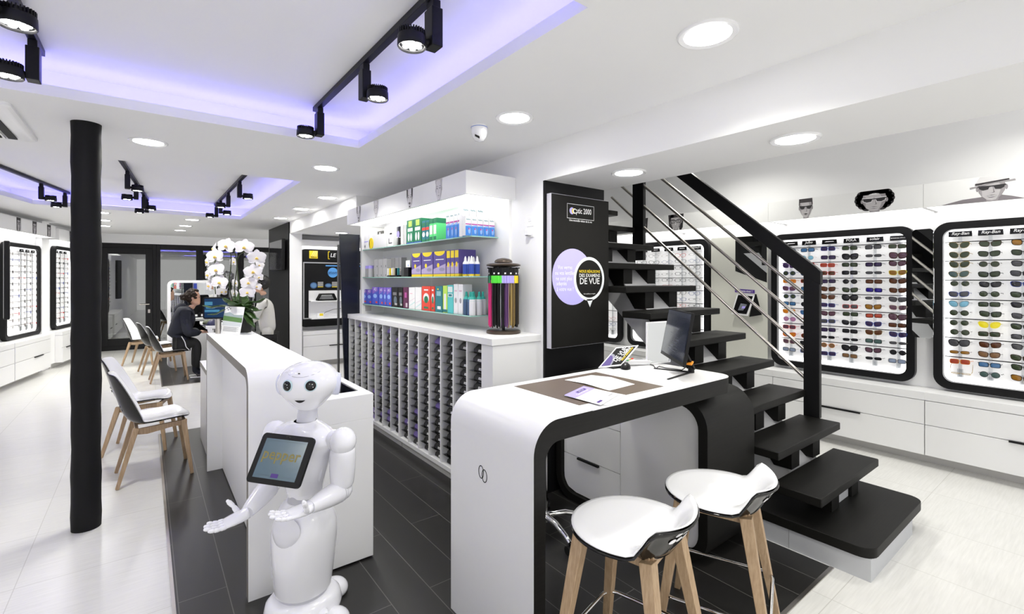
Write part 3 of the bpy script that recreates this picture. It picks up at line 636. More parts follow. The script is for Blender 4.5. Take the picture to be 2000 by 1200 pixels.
for i, (a, b) in enumerate(bl): pack(a, b, z, .17 if i < 2 else .20, DB_, 'deep blue solution carton with white oval, %s from the navy panel' % ORD[i+1], group='deep blue cartons', dep=.07 if i < 5 else .14)
DK = (cBK, [('rect', (-.3,.6,.3,.75), cm(.2,.2,.2)), ('oval', (.1,.35,.25,.2), cm(.12,.16,.20)), ('rect', (.0,.1,.4,.2), cm(.5,.5,.5))])
for i, (a, b) in enumerate(((765, 777), (777.5, 786.5))): pack(a, b, z, .205, DK, 'black carton with grey print, %s after the deep blue cartons' % ORD[i+1], group='black cartons', dep=.09)
pack(787.5, 797.5, z, .21, (cMAR, [('rect', (-.2,.5,.2,.75), cMAG), ('rect', (0,.05,.35,.25), cm(.6,.5,.55))]), 'dark maroon carton beside the black cartons', dep=.10)
pack(798.5, 810.5, z, .21, (cW, [('slant', (.1,.3,.36,.12), cTD if False else cm(.55,.75,.75)), ('slant', (.3,.5,.53,.32), cm(.75,.62,.72)), ('rect', (-.3,.7,.1,.73), cm(.8,.4,.5))]), 'white carton with pale waves beside the maroon carton', group='white wave cartons', dep=.09)
pack(811, 823, z, .215, (cW, [('slant', (.05,.25,.32,.08), cm(.55,.75,.75)), ('slant', (.25,.42,.45,.27), cm(.75,.62,.72))]), 'white carton with pale waves beside the red carton', group='white wave cartons', dep=.09)
DRD = (cR, [('oval', (0,.52,.34,.2), cW), ('oval', (0,.45,.24,.15), cG), ('rect', (-.25,.82,.25,.88), cW), ('rect', (-.25,.08,.25,.16), cG)])
pack(824, 841, z, .225, DRD, 'wide red carton with green and white oval', group='red cartons', dep=.10); pack(841.7, 849, z, .225, DRD, 'narrow red carton with green and white oval', group='red cartons', dep=.10)
pack(850, 864, z, .23, (cTD, [('rect', (-.3,.62,.3,.8), cm(.3,.55,.6)), ('rect', (-.2,.1,.3,.22), cW), ('oval', (-.1,.88,.1,.03), YEL)]), 'dark teal carton after the red cartons', dep=.09)
pack(865, 873.5, z, .235, (cLI, [('rect', (-.25,.05,.25,.7), cW), ('rect', (-.5,.02,.5,.12), cTD)]), 'lime and white carton between the teal cartons', dep=.09)
pack(874, 885, z, .24, (cT, [('rect', (-.42,.58,.42,.70), cW), ('rect', (-.42,.75,.42,.95), cm(.75,.85,.85)), ('rect', (-.3,.60,.3,.68), cTD)]), 'turquoise carton after the lime and white one', dep=.09)
DV = (cW, [('oval', (0,.45,.25,.09), cGR), ('rect', (-.3,.75,.3,.8), cm(.7,.5,.6)), ('band', (0,.05), cm(.7,.8,.8))])
pack(886, 894.5, z, .25, DV, 'white carton with grey oval beside the turquoise one', group='white oval cartons', dep=.09); pack(895, 904, z, .25, DV, 'white carton with grey oval beside the green topped bottles', group='white oval cartons', dep=.09)
CTQ = cm(.03,.40,.34)
for i, (u, xx) in enumerate(((911, 2.085), (919, 2.085), (925, 2.15), (931, 2.085), (937, 2.15), (943, 2.20))):
    y_ = max(yu(u, xx), 3.235)
    bottle((xx, y_, z+.0005), [(.027, 0), (.027, .12), (.021, .135)], [cm(.05,.10,.20) if i < 2 else cm(.72,.72,.76)], '%s bottle with teal pump top, %s from the white oval cartons' % ('dark blue' if i < 2 else 'pale grey', ORD[i+1]), 'teal topped bottles',
           [('shoulder', [(.0272, .115), (.020, .142), (.014, .15)], CTQ), ('pump', [(.011, .148), (.009, .185), (.004, .19)], CTQ)], n=18)
# ------------------------------------------------------------------ cord carousel
cx, cy = 2.17, 2.93
t = thing('cord_carousel', 'bronze topped round carousel of hanging spectacle cords on the cabinet end', 'display stand', (cx, cy, CT))
BRZ = mat('dark_bronze', (.075,.055,.042), .3, .5, noise=.1)
G().lathe([(.0, 0), (.13, 0), (.132, .006), (.13, .02), (.12, .024), (.0, .024)], n=40).obj('base', BRZ, t, smooth=40)
G().cyl((0, 0, .02), (0, 0, .52), .012).obj('pole', BLK, t, smooth=40)
G().lathe([(.05, .50), (.128, .512), (.132, .519), (.128, .525), (.10, .532), (.04, .536)], n=40).obj('top_plate', BRZ, t, smooth=50)
G().lathe([(.070, .538), (.069, .546), (.064, .556), (.045, .567), (.015, .573), (.001, .574)], n=32).obj('dome', BRZ, t, smooth=60)
G().lathe([(.08, .44), (.085, .46), (.08, .48)], n=24).obj('hook_ring', BLK, t, smooth=50)
rr = random.Random(5)
cords = [(196, BLK, cm(.10,.75,.05), 'black cords under green tags'), (215, BLK, cm(.10,.75,.05), 'black cords under light green tags'), (240, cm(.12,.05,.16), LILAC, 'plum cords under lilac tags'), (262, cm(.30,.20,.06), LILAC, 'gold cords under lilac tags'), (290, cm(.07,.045,.015), YEL, 'brown cords under yellow tags'),
         (160, cm(.65,.03,.20), cG, 'pink cords under dark green tags'), (315, BLK, BLK, 'black cords towards the cabinet edge'), (345, BLK, BLK, 'black cords towards the wall'), (100, BLK, BLK, 'black cords at the back'), (45, BLK, BLK, 'black cords facing the wall'), (140, BLK, BLK, 'black cords behind the pole')]
for an, cc, tg, lb in cords:
    a = R(an); d = V((math.cos(a), math.sin(a), 0)); s_ = V((-d.y, d.x, 0))
    q = thing('cord_bundle', 'hanging bundle of %s on the carousel' % lb, 'cords', (cx, cy, CT+.035), 0, 'cord bundles on the carousel')
    g = G()
    for j in range(14):
        o = d*(.100+rr.uniform(-.014, .012))+s_*rr.uniform(-.032, .032); zl = .01+rr.uniform(0, .03)
        g.tube([o+Z*.37, o+Z*.2+s_*rr.uniform(-.003, .003), o+Z*zl], .0045, 5)
    g.obj('cords', cc, q, smooth=60)
    g = G()
    for j in (-1, 0, 1): g.obox(d*.113+s_*.019*j+Z*.375, s_*.0085, d*.003, Z*.028)
    g.obj('tag_cards', tg, q)
    g = G(); g.obox(d*.105+Z*.43, s_*.026, d*.008, Z*.034); g.cyl(d*.07+Z*.46, d*.125+Z*.462, .004, n=8); h = g.obj('hook', BLK, q)
    G().obox(d*.1145+Z*.42, s_*.006, d*.001, Z*.006).obj('price_sticker', PRINT, q)
# sockets on the wall strip
def socket(z0, label, plug=False):
    t = thing('wall_socket', label, 'socket', (2.338, 2.806, z0), -math.pi/2, 'wall sockets above the cord carousel')
    G().box(-.04, -.008, -.04, .04, 0, .04).obj('plate', WHITE, t, bevel=.003)
    if not plug:
        G().lathe([(.0, 0), (.022, 0), (.022, .004)], n=24).mesh('x', WHITE)
        o = G(); o.ring([(.024*math.cos(2*math.pi*j/24), -.010, .024*math.sin(2*math.pi*j/24)) for j in range(24)], [(.020*math.cos(2*math.pi*j/24), -.010, .020*math.sin(2*math.pi*j/24)) for j in range(24)], (0, .003, 0)); o.obj('rim', WHITE, t)
        o = G(); o.disc((-.009, -.0085, 0), X, Z, .0028); o.disc((.009, -.0085, 0), X, Z, .0028); o.obj('pin_holes', DGREY, t)
    else:
        G().box(-.02, -.045, -.028, .02, -.008, .022).obj('plug', WHITE, t, bevel=.006); G().box(-.012, -.046, -.030, .012, -.02, -.026).obj('plug_shade', DGREY, t)
socket(2.04, 'empty round two pin wall socket, upper of the pair'); socket(1.958, 'wall socket with a white plug in it, lower of the pair', True)
# ------------------------------------------------------------------ illuminated sign on the pillar
SX0, SX1, SY, SZ0, SZ1 = 2.355, 2.985, 2.59, 1.085, 2.232
t = thing('advertising_sign', 'black advertising panel with lilac and black speech circles on the pillar', 'sign', (SX0, SY, SZ0))
W_, H_ = SX1-SX0, SZ1-SZ0
g = G(); g.box(0, .004, 0, W_, .052, H_); g.obj('case', mat('sign_case', (.60,.59,.66), .35, noise=.01), t, bevel=.002)
SGN = mat('sign_black', (.0085,.008,.007), .4, spec=.2, noise=.02)
G().box(.004, 0, .004, W_-.004, .004, H_-.004).obj('face', SGN, t)
def px(u, v): p = aty(u, v, SY); return p.x-SX0, p.z-SZ0
g = G(); y_ = -.0005
SL = cm(.50,.46,.90); SW = cm(.84,.87,.90)
c = px(1119, 541); rz_ = (px(1119, 487)[1]-px(1119, 597)[1])/2; c2 = px(1151, 545); r2 = rz_*.80
g.disc((c[0], y_, c[1]), X, Z, rz_, 48, 0, rz_)
g.disc((c2[0], y_*2, c2[1]), X, Z, r2, 48, 1); g.flat([(c2[0]-.03, y_*2, c2[1]-r2*.93), (c2[0]+.04, y_*2, c2[1]-r2*.93), (c2[0]+.006, y_*2, c2[1]-r2*1.30)], 1)
g.disc((c2[0], y_*3, c2[1]), X, Z, r2*.86, 48, 2)
def tx(s, u, v, size, k, align='CENTER', st=1): q = px(u, v); g.text(s, (q[0], y_*4, q[1]), X, Z, size, k, align, 0, st)
tx('Vos verres', 1089, 526, .043, 3, 'LEFT', .80); tx('ou vos lentilles', 1083.5, 537, .043, 3, 'LEFT', .80); tx('ne sont plus', 1085, 548, .043, 3, 'LEFT', .80); tx('adaptés', 1086.5, 558, .043, 3, 'LEFT', .80); tx('à votre vue ?', 1087, 569, .043, 3, 'LEFT', .78)
tx('NOUS RÉALISONS', 1151.5, 533, .030, 4, 'CENTER', .98); tx('DES EXAMENS', 1151.5, 541.5, .037, 3); tx('DE VUE', 1151.5, 555, .068, 3); tx('Voir conditions en magasin', 1151, 575, .012, 3)
a0, a1 = px(1107.5, 397), px(1160, 436); fx0, fx1, fz0, fz1 = a0[0], a1[0], px(1107.5, 426)[1], px(1107.5, 397)[1]
for q in ((fx0, fz0, fx1, fz0+.003), (fx0, fz1-.003, fx1, fz1), (fx0, fz0, fx0+.003, fz1), (fx1-.003, fz0, fx1, fz1)): g.flat([(q[0], y_, q[1]), (q[2], y_, q[1]), (q[2], y_, q[3]), (q[0], y_, q[3])], 3)
q = px(1117, 412); g.disc((q[0], y_*2, q[1]), X, Z, .026, 28, 0); g.disc((q[0]+.018, y_*3, q[1]), X, Z, .020, 28, 4); g.disc((q[0]+.029, y_*4, q[1]), X, Z, .020, 28, 3); g.disc((q[0]+.031, y_*5, q[1]), X, Z, .0125, 28, 2)
tx('ptic 2000', 1124.5, 416.5, .060, 3, 'LEFT', .76); tx('Une nouvelle vision de la vie', 1134, 434, .0215, 3)
g.obj('lettering', [SL, SW, SGN, PRINT, YEL], t)
# ================================================================== RECEPTION COUNTER
t = thing('reception_counter', 'tall white counter with rounded corner and taupe edge, orchid on its far end', 'counter', (0, 0, 0))
YF, YB, XA, XB, CH = 2.655, 4.71, .40, .727, 1.147
prof = [(YF, 0)]+[(a, b) for a, b in arc((YF+.10, CH-.10), .10, 180, 90)]+[(YB, CH), (YB, 0), (YB-.045, 0), (YB-.045, CH-.05)]+[(a, b) for a, b in arc((YF+.11, CH-.11), .06, 90, 180)]+[(YF+.05, 0)]
g = G(); g.poly([(XA, y, z) for y, z in prof], (XB-XA, 0, 0)); o = g.obj('shell', [LAM, TAUPE], t, smooth=30)
for p in o.data.polygons:
    if p.normal.x < -.9: p.material_index = 1
G().box(.509, YF+.05, .012, .53, YB-.045, CH-.05).obj('knee_panel', LAM, t)
G().box(XA+.004, YB-.0455, .0, .509, YB-.044, CH-.05).obj('inner_face', LAM, t)
G().box(XB-.05, YF+.05, 0, XB, YB-.045, CH-.05).obj('back_panel', LAM, t)
G().box(.515, YF+.01, 0, XB, YB-.01, .012).obj('plinth', BLK, t)
t = thing('display_counter', 'lower white display counter with a sunken glass topped well behind the robot', 'counter', (0, 0, 0))
x0, x1, y0, y1, h = .728, 1.036, 2.655, 4.70, .943
g = G(); g.box(x0, y0, .012, x1, y1, h-.14)
L0 = [(x0, y0), (x1, y0), (x1, y1), (x0, y1)]; L1 = [(x0+.045, y0+.115), (x1-.045, y0+.115), (x1-.045, y1-.1), (x0+.045, y1-.1)]
g.ring([(*p, h-.14) for p in L0], [(*p, h-.14) for p in L1], (0, 0, .14)); g.obj('carcass', LAM, t, bevel=.002)
G().box(x0+.045, y0+.115, h-.139, x1-.045, y1-.1, h-.132).obj('well_floor', GREY, t)
G().box(x0+.046, y0+.116, h-.012, x1-.046, y1-.101, h-.006).obj('glass_lid', GLASS, t)
G().box(x0+.02, y0+.01, 0, x1-.01, y1-.01, .012).obj('plinth', BLK, t)
t = thing('low_counter', 'low white desk end with taupe edge just behind the tall counter', 'counter', (0, 0, 0))
g = G(); g.box(.43, 4.74, .73, .95, 5.72, .774); o = g.obj('top', [LAM, TAUPE], t)
for p in o.data.polygons:
    if p.normal.x < -.9: p.material_index = 1
g = G(); g.box(.435, 5.0, 0, .475, 5.72, .73); g.box(.478, 4.76, 0, .90, 5.0, .73); g.obj('side_panel', LAMG, t)
# ================================================================== DESK WITH WATERFALL END
t = thing('waterfall_desk', 'high white topped desk with black edges and rounded waterfall end bearing two linked rings', 'desk', (0, 0, 0))
DX, DY0, DY1, DZ, DXE = 1.175, 1.39, 2.01, 1.04, 2.69
rr_ = .125
op = [(DX, .012)]+[(a, b) for a, b in arc((DX+rr_, DZ-rr_), rr_, 180, 90, 12)]+[(1.5, DZ)]
ip = [(1.5, DZ-.085)]+[(a, b) for a, b in arc((DX+.06+.07, DZ-.085-.07), .07, 90, 180, 10)]+[(DX+.055, .012)]
g = G(); g.poly([(x, DY0, z) for x, z in op+ip], (0, DY1-DY0, 0)); g.obj('waterfall_end', BLKW, t, smooth=30)
pl = [(1.5, DY0)]+[(a, b) for a, b in arc((DXE-.10, DY0+.10), .10, -90, 0, 8)]+[(a, b) for a, b in arc((DXE-.06, DY1-.06), .06, 0, 90, 6)]+[(1.5, DY1)]
g = G(); g.poly([(x, y, DZ-.085) for x, y in pl], (0, 0, .085)); g.obj('top_slab', BLKW, t, smooth=30)
g = G(); e = .0025
sk = [(DX-e, .0)]+[(a, b) for a, b in arc((DX+rr_, DZ-rr_), rr_+e, 180, 90, 12)]+[(1.5, DZ+e)]
g.loft([[(x, DY0-.001, z), (x, DY1+.001, z)] for x, z in sk], False, False, False)
g.poly([(x, y, DZ+.0002) for x, y in pl], (0, 0, e-.0002)); g.obj('white_skin', mat('desk_white', (.72,.72,.73), .33, noise=.01), t, smooth=30)
g = G()
for y_, z_ in ((1.748, .748), (1.722, .738)):
    c = [(DX-.0032, y_+.0205*math.cos(2*math.pi*i/36), z_+.029*math.sin(2*math.pi*i/36)) for i in range(36)]; d = [(DX-.0032, y_+.0165*math.cos(2*math.pi*i/36), z_+.0250*math.sin(2*math.pi*i/36)) for i in range(36)]
    g.ring(c, d, (-.0006, 0, 0))
g.obj('ring_emblem', BLK, t)
mm = [(1.513, 1.482), (2.125, 1.476), (2.130, 1.949), (1.513, 1.950)]
g = G(); g.poly([(x, y, DZ+e) for x, y in mm], (0, 0, .001)); g.obj('writing_mat', mat('bronze_mat', (.145,.11,.085), .42, .2, noise=.04, nscale=60), t)
ZD = DZ+e
# pedestal cabinet: rounded black frame seen from the knee space, white fronts inset
t = thing('pedestal_cabinet', 'black rounded pedestal under the desk with white drawer fronts set in', 'cabinet', (0, 0, 0))
PX0, PX1, PY0, PY1, PH = 2.43, 2.96, 1.41, 2.62, .93
def yzloop(a, b, z0, z1, r, x): return [(x, a+px_, z0+pz_) for px_, _, pz_ in rrect(b-a, z1-z0, r, n=8)]
g = G(); g.ring(yzloop(PY0, PY1, .0, PH, .17, PX0), yzloop(PY0+.055, PY1-.055, .055, PH-.055, .12, PX0), (PX1-PX0, 0, 0)); g.obj('frame', BLKW, t, smooth=35)
g = G(); g.poly(yzloop(PY0+.056, 2.03, .056, PH-.056, .001, PX0+.03)[:1] and [(PX0+.03, PY0+.056, .17), (PX0+.03, PY0+.10, .075), (PX0+.03, PY0+.17, .056), (PX0+.03, 2.035, .056), (PX0+.03, 2.035, PH-.056), (PX0+.03, PY0+.17, PH-.056), (PX0+.03, PY0+.10, PH-.075), (PX0+.03, PY0+.056, PH-.17)], (.02, 0, 0)); g.obj('door', LAM, t)
for i, (a, b) in enumerate(((.06, .318), (.322, .596), (.60, PH-.058))):
    ya, yb = 2.039, PY1-.057
    pts = [(ya, a), (yb-(.12 if i == 0 else 0), a)]+([(yb-.04, a+.02), (yb-.005, a+.07)] if i == 0 else [])+[(yb, a+(.12 if i == 0 else 0)), (yb, b-(.12 if i == 2 else 0)), (yb-(.12 if i == 2 else 0), b), (ya, b)]
    pts = [p for j, p in enumerate(pts) if j == 0 or p != pts[j-1]]
    g = G(); g.poly([(PX0+.03, y, z) for y, z in pts], (.02, 0, 0)); d = g.obj('drawer', LAM, t)
    if i == 0: G().box(PX0+.015, 2.22, b-.012, PX0+.03, 2.42, b+.002).obj('handle', BLK, d)
G().box(PX0+.06, PY0+.06, .06, PX1-.01, PY1-.06, PH-.06).obj('inside', BLKM, t)
# office chair under the desk
t = thing('office_chair', 'black swivel chair with chrome star base pushed under the desk', 'chair', (2.0, 2.27, 0))
G().cyl((0, 0, .10), (0, 0, .70), .022).obj('gas_column', CHROME, t, smooth=40)
G().lathe([(.04, .07), (.045, .10), (.03, .13)], n=20).obj('hub', CHROME, t, smooth=50)
for i in range(5):
    a = R(-100+72*i); d = V((math.cos(a), math.sin(a), 0))
    g = G(); g.tube([d*.03+Z*.105, d*.14+Z*.11, d*.25+Z*.085, d*.29+Z*.066], [.02, .018, .015, .013], 10); l = g.obj('leg', CHROME, t, smooth=50)
    s_ = V((-d.y, d.x, 0)); g = G(); g.cyl(d*.29+s_*.022+Z*.026, d*.29-s_*.022+Z*.026, .026, n=18); g.cyl(d*.29+Z*.03, d*.29+Z*.066, .008, n=8); g.obj('castor', BLK, l, smooth=40)
g = G(); g.box(-.20, -.20, .70, .20, .20, .77); g.obj('seat', BLKM, t, bevel=.03, seg=4)
G().box(-.17, .18, .775, .17, .225, .865).obj('backrest', BLKM, t, bevel=.03, seg=4)
G().box(-.03, .16, .72, .03, .215, .82).obj('back_support', BLK, t)
# ------------------------------------------------------------------ things on the desk
P = lambda u, v, z=ZD+.0016: atz(u, v, z)
cc = lambda a, b: (1040+a/6, 640+b/6)
t = thing('open_letter', 'open folded white sheet of print lying on the brown desk mat', 'paper', (0, 0, 0))
A, B, C, D_, E_, F_ = [P(*cc(*q)) for q in ((375, 615), (690, 558), (920, 595), (1200, 665), (900, 740), (620, 672))]
lift = Z*.006
g = G(); g.flat([A, B, C+lift, F_+lift]); g.flat([F_+lift, C+lift, D_, E_]); g.obj('sheet', PRINT, t)
g = G()
for a_, b_, c_, d_ in ((A, B, C+lift, F_+lift), (F_+lift, C+lift, D_, E_)):
    for i in range(7):
        f = .18+.1*i; p, q = a_.lerp(d_, f), b_.lerp(c_, f); g.bar(p.lerp(q, .12)+Z*.0006, p.lerp(q, .85)+Z*.0006, .0012, .0002)
g.obj('print_lines', cm(.55,.55,.57), t)
t = thing('lilac_leaflet', 'folded leaflet with lilac band lying across the mat edge', 'leaflet', (0, 0, 0))
A, B, C, D_ = [P(*cc(*q), ZD+.006) for q in ((370, 797), (600, 690), (1015, 785), (800, 912))]
g = G(); g.poly([A, B, C, D_], (0, 0, .0012)); g.flat([A-Z*.003, B-Z*.003, C+V((.03,-.015,-.004)), D_+V((.03,-.015,-.004))]); g.obj('sheets', PRINT, t)
g = G(); k = .33; up = Z*.0018; g.flat([A+up, B+up, B.lerp(C, k)+up, A.lerp(D_, k)+up], 0)
xd = (A-B).normalized(); yd = (A-D_).normalized()
def tp(a, b): return A.lerp(D_, a).lerp(B.lerp(C, a), b)+Z*.0022
g.flat([tp(.10, .38), tp(.10, .82), tp(.19, .82), tp(.19, .38)], 1)
yd2 = (tp(0, .5)-tp(1, .5)).normalized(); xd2 = (tp(.5, 1)-tp(.5, 0)).normalized()
g.text('Carnet de vue', tp(.27, .5), xd2, yd2, .022, 2); g.text('OPTIC 2000', tp(.165, .6)+Z*.0004, xd2, yd2, .012, 2)
for i in range(6): g.bar(tp(.42+.05*i, .2), tp(.42+.05*i, .8-.06*(i % 3)), .0008, .0002, k=3)
g.flat([tp(.84, .08), tp(.84, .3), tp(.91, .3), tp(.91, .08)], 1); g.flat([tp(.84, .68), tp(.84, .92), tp(.88, .92), tp(.88, .68)], 3)
g.obj('print', [LILAC, VIOLET, PRINT, cm(.40,.40,.42)], t)
p = P(1222, 720); t = thing('computer_mouse', 'black wireless mouse on the desk beside the card reader', 'mouse', p, R(35))
g = G(); g.ell((0, 0, .006), .052, .030, .030, 20, 12); m_ = g.obj('body', BLK, t, smooth=70)
for v_ in m_.data.vertices: v_.co.z = max(0, v_.co.z)
G().cyl((-.03, -.004, .026), (-.03, .004, .026), .008, n=14).obj('wheel', GREY, t, smooth=40)
a, b = P(1220, 713), P(1266, 711); rz = math.atan2((b-a).y, (b-a).x)
t = thing('card_reader', 'white card payment terminal with coloured keys lying by the mirror', 'card reader', a, rz)
g = G(); Lc = (b-a).length; g.poly([(0, -.035, .004), (Lc, -.035, .0), (Lc, -.035, .03), (Lc*.25, -.035, .036), (0, -.035, .022)], (0, .07, 0)); g.obj('body', WHITE, t, bevel=.006, seg=3)
g = G()
for i, c in enumerate((0, 1, 2)): g.obox((Lc*.10+.016*i, -.008, .0295+.0075*i*.6), (.0055, 0, .002), (0, .006, 0), (0, 0, .003), c)
for i in range(4):
    for j in range(3): g.obox((Lc*.42+.018*i, -.02+.018*j, .0365-.0012*i), (.006, 0, 0), (0, .006, 0), (0, 0, .002), 3)
g.obj('keys', [cm(.05,.5,.15), YEL, cR, cGR], t)
# tablet leaning behind the desk edge
A, B, D_ = atd(1168, 719, 2.97), atd(1214, 714, 2.96), atd(1203, 679, 3.07); C = B+D_-A
t = thing('white_tablet', 'white framed tilted tablet with a black and violet advert, behind the card reader', 'tablet', (0, 0, 0))
n_ = (B-A).cross(D_-A).normalized(); n_ = n_ if n_.dot(V((0, 0, 1.6))-A) > 0 else -n_
g = G(); g.poly([A, B, C, D_], -n_*.008); g.obj('body', WHITE, t, bevel=.002)
def sp(a, b, k=1): return A.lerp(B, a).lerp(D_.lerp(C, a), b)+n_*.0006*k
g = G(); g.flat([sp(.07, .06), sp(.93, .06), sp(.93, .94), sp(.07, .94)], 0); g.flat([sp(.07, .06, 2), sp(.45, .06, 2), sp(.36, .35, 2), sp(.22, .52, 2), sp(.07, .60, 2)], 1)
g.flat([sp(.45, .06, 3), sp(.52, .06, 3), sp(.43, .40, 3), sp(.25, .60, 3), sp(.07, .68, 3), sp(.07, .60, 3), sp(.22, .52, 3), sp(.36, .35, 3)], 2)
xd = (D_-A).normalized(); yd = (A-B).normalized(); yd = (yd-xd*yd.dot(xd)).normalized()
g.text('DE VUE', sp(.62, .52, 3), xd, yd, .040, 3); g.text('DES EXAMENS', sp(.76, .54, 3), xd, yd, .021, 3); g.text('NOUS REALISONS', sp(.87, .54, 3), xd, yd, .016, 4)
g.obj('screen', [SCRB, cm(.06,.03,.20), cm(.22,.22,.30), PRINT, YEL], t)
q = sp(.5, .62)-n_*.012; g = G(); g.bar(q, V((q.x+.02, q.y-.01, ZD+.006)), .030, .003); g.bar(V((q.x+.02, q.y-.01, ZD+.003)), V((A.x*.5+B.x*.5, A.y*.5+B.y*.5, ZD+.003)), .03, .003); g.obj('stand', BLK, t)
# white framed mirror
a = atz(1264, 713, ZD+.001); t = thing('desk_mirror', 'white framed mirror standing on the desk behind the monitor', 'mirror', a, R(-9))
g = G(); g.ring(rrect(.21, .275, .004), rrect(.196, .261, .003, .007, .007), (0, .012, 0)); g.obj('frame', WHITE, t); G().box(.006, .004, .006, .204, .009, .269).obj('glass', MIRROR, t)
G().box(.02, .004, 0, .19, .07, .006).obj('foot', WHITE, t)
# monitor
BL, BR, TL, TR = atd(1290, 690, 3.01), atd(1334, 718, 2.53), atd(1307, 602, 3.01), atd(1352, 612, 2.53)
t = thing('desk_monitor', 'flat black computer monitor angled on the white desk, orange cable tie on its stand', 'monitor', (0, 0, 0))
n_ = (BR-BL).cross(TL-BL).normalized(); n_ = n_ if n_.dot(V((-1, -.5, 0))) > 0 else -n_
g = G(); g.poly([BL, BR, TR, TL], -n_*.016); mid = (BL+BR+TL+TR)/4; c4 = [mid.lerp(q, .6)-n_*.016 for q in (BL, BR, TR, TL)]; g.poly(c4, -n_*.018); g.obj('casing', BLK, t, bevel=.002)
def sp(a, b, k=1): return BL.lerp(BR, a).lerp(TL.lerp(TR, a), b)+n_*.0005*k
g = G(); g.flat([sp(.02, .07), sp(.98, .07), sp(.98, .97), sp(.02, .97)]); g.obj('screen', mat('dark_screen', (.016,.020,.034), .16, noise=.1, nscale=4), t)
g = G(); g.flat([sp(.28, .12, 2), sp(.96, .12, 2), sp(.96, .58, 2), sp(.28, .58, 2)], 0)
for i in range(7): g.flat([sp(.30, .52-.055*i, 3), sp(.62+.04*(i % 3), .52-.055*i, 3), sp(.62+.04*(i % 3), .53-.055*i, 3), sp(.30, .53-.055*i, 3)], 1)
g.flat([sp(.02, .88, 2), sp(.98, .88, 2), sp(.98, .97, 2), sp(.02, .97, 2)], 0); g.obj('window_print', [mat('dark_screen_window', (.022,.027,.045), .2, noise=.05), mat('dark_screen_text', (.028,.034,.052), .3, noise=.05)], t)
hub = atz(1350, 727, ZD+.004)
g = G(); q = mid-n_*.034; q.z = BL.z+.06; g.bar(q, hub+Z*.02, .028, .006, up=(1, 0, 0)); g.obj('stem', BLK, t, bevel=.003)
for u, v in ((1277, 719.5), (1304, 741)):
    e_ = atz(u, v, ZD+.004); g = G(); g.bar(hub, e_, .009, .0035, w2=.6); g.obj('foot', BLK, t, bevel=.002)
G().cyl(hub-Z*.003, hub+Z*.03, .018).obj('hub', BLK, t, smooth=40)
g = G(); m_ = hub+(q-hub)*.42; ax = (q-hub).normalized(); g.obox(m_, V((-ax.z, 0, ax.x)).normalized()*.014, V((0, 1, 0))*.036, ax*.006); g.obj('cable_tie', cm(.85,.30,.02), t, bevel=.002)
g = G(); g.tube([q+V((.02,0,0)), q+V((.05,-.01,-.08)), hub+V((.03,.0,.06)), hub+V((-.02,.05,.006)), atz(1300, 719, ZD+.004), atz(1287, 716, ZD+.004), atz(1281, 720, ZD+.004), atz(1276, 714, ZD+.004), atz(1266, 711, ZD+.004)], .0028, 6)
tag(g.obj('monitor_cable', BLK, smooth=60), 'black cable trailing over the white desk behind the monitor feet', 'cable')
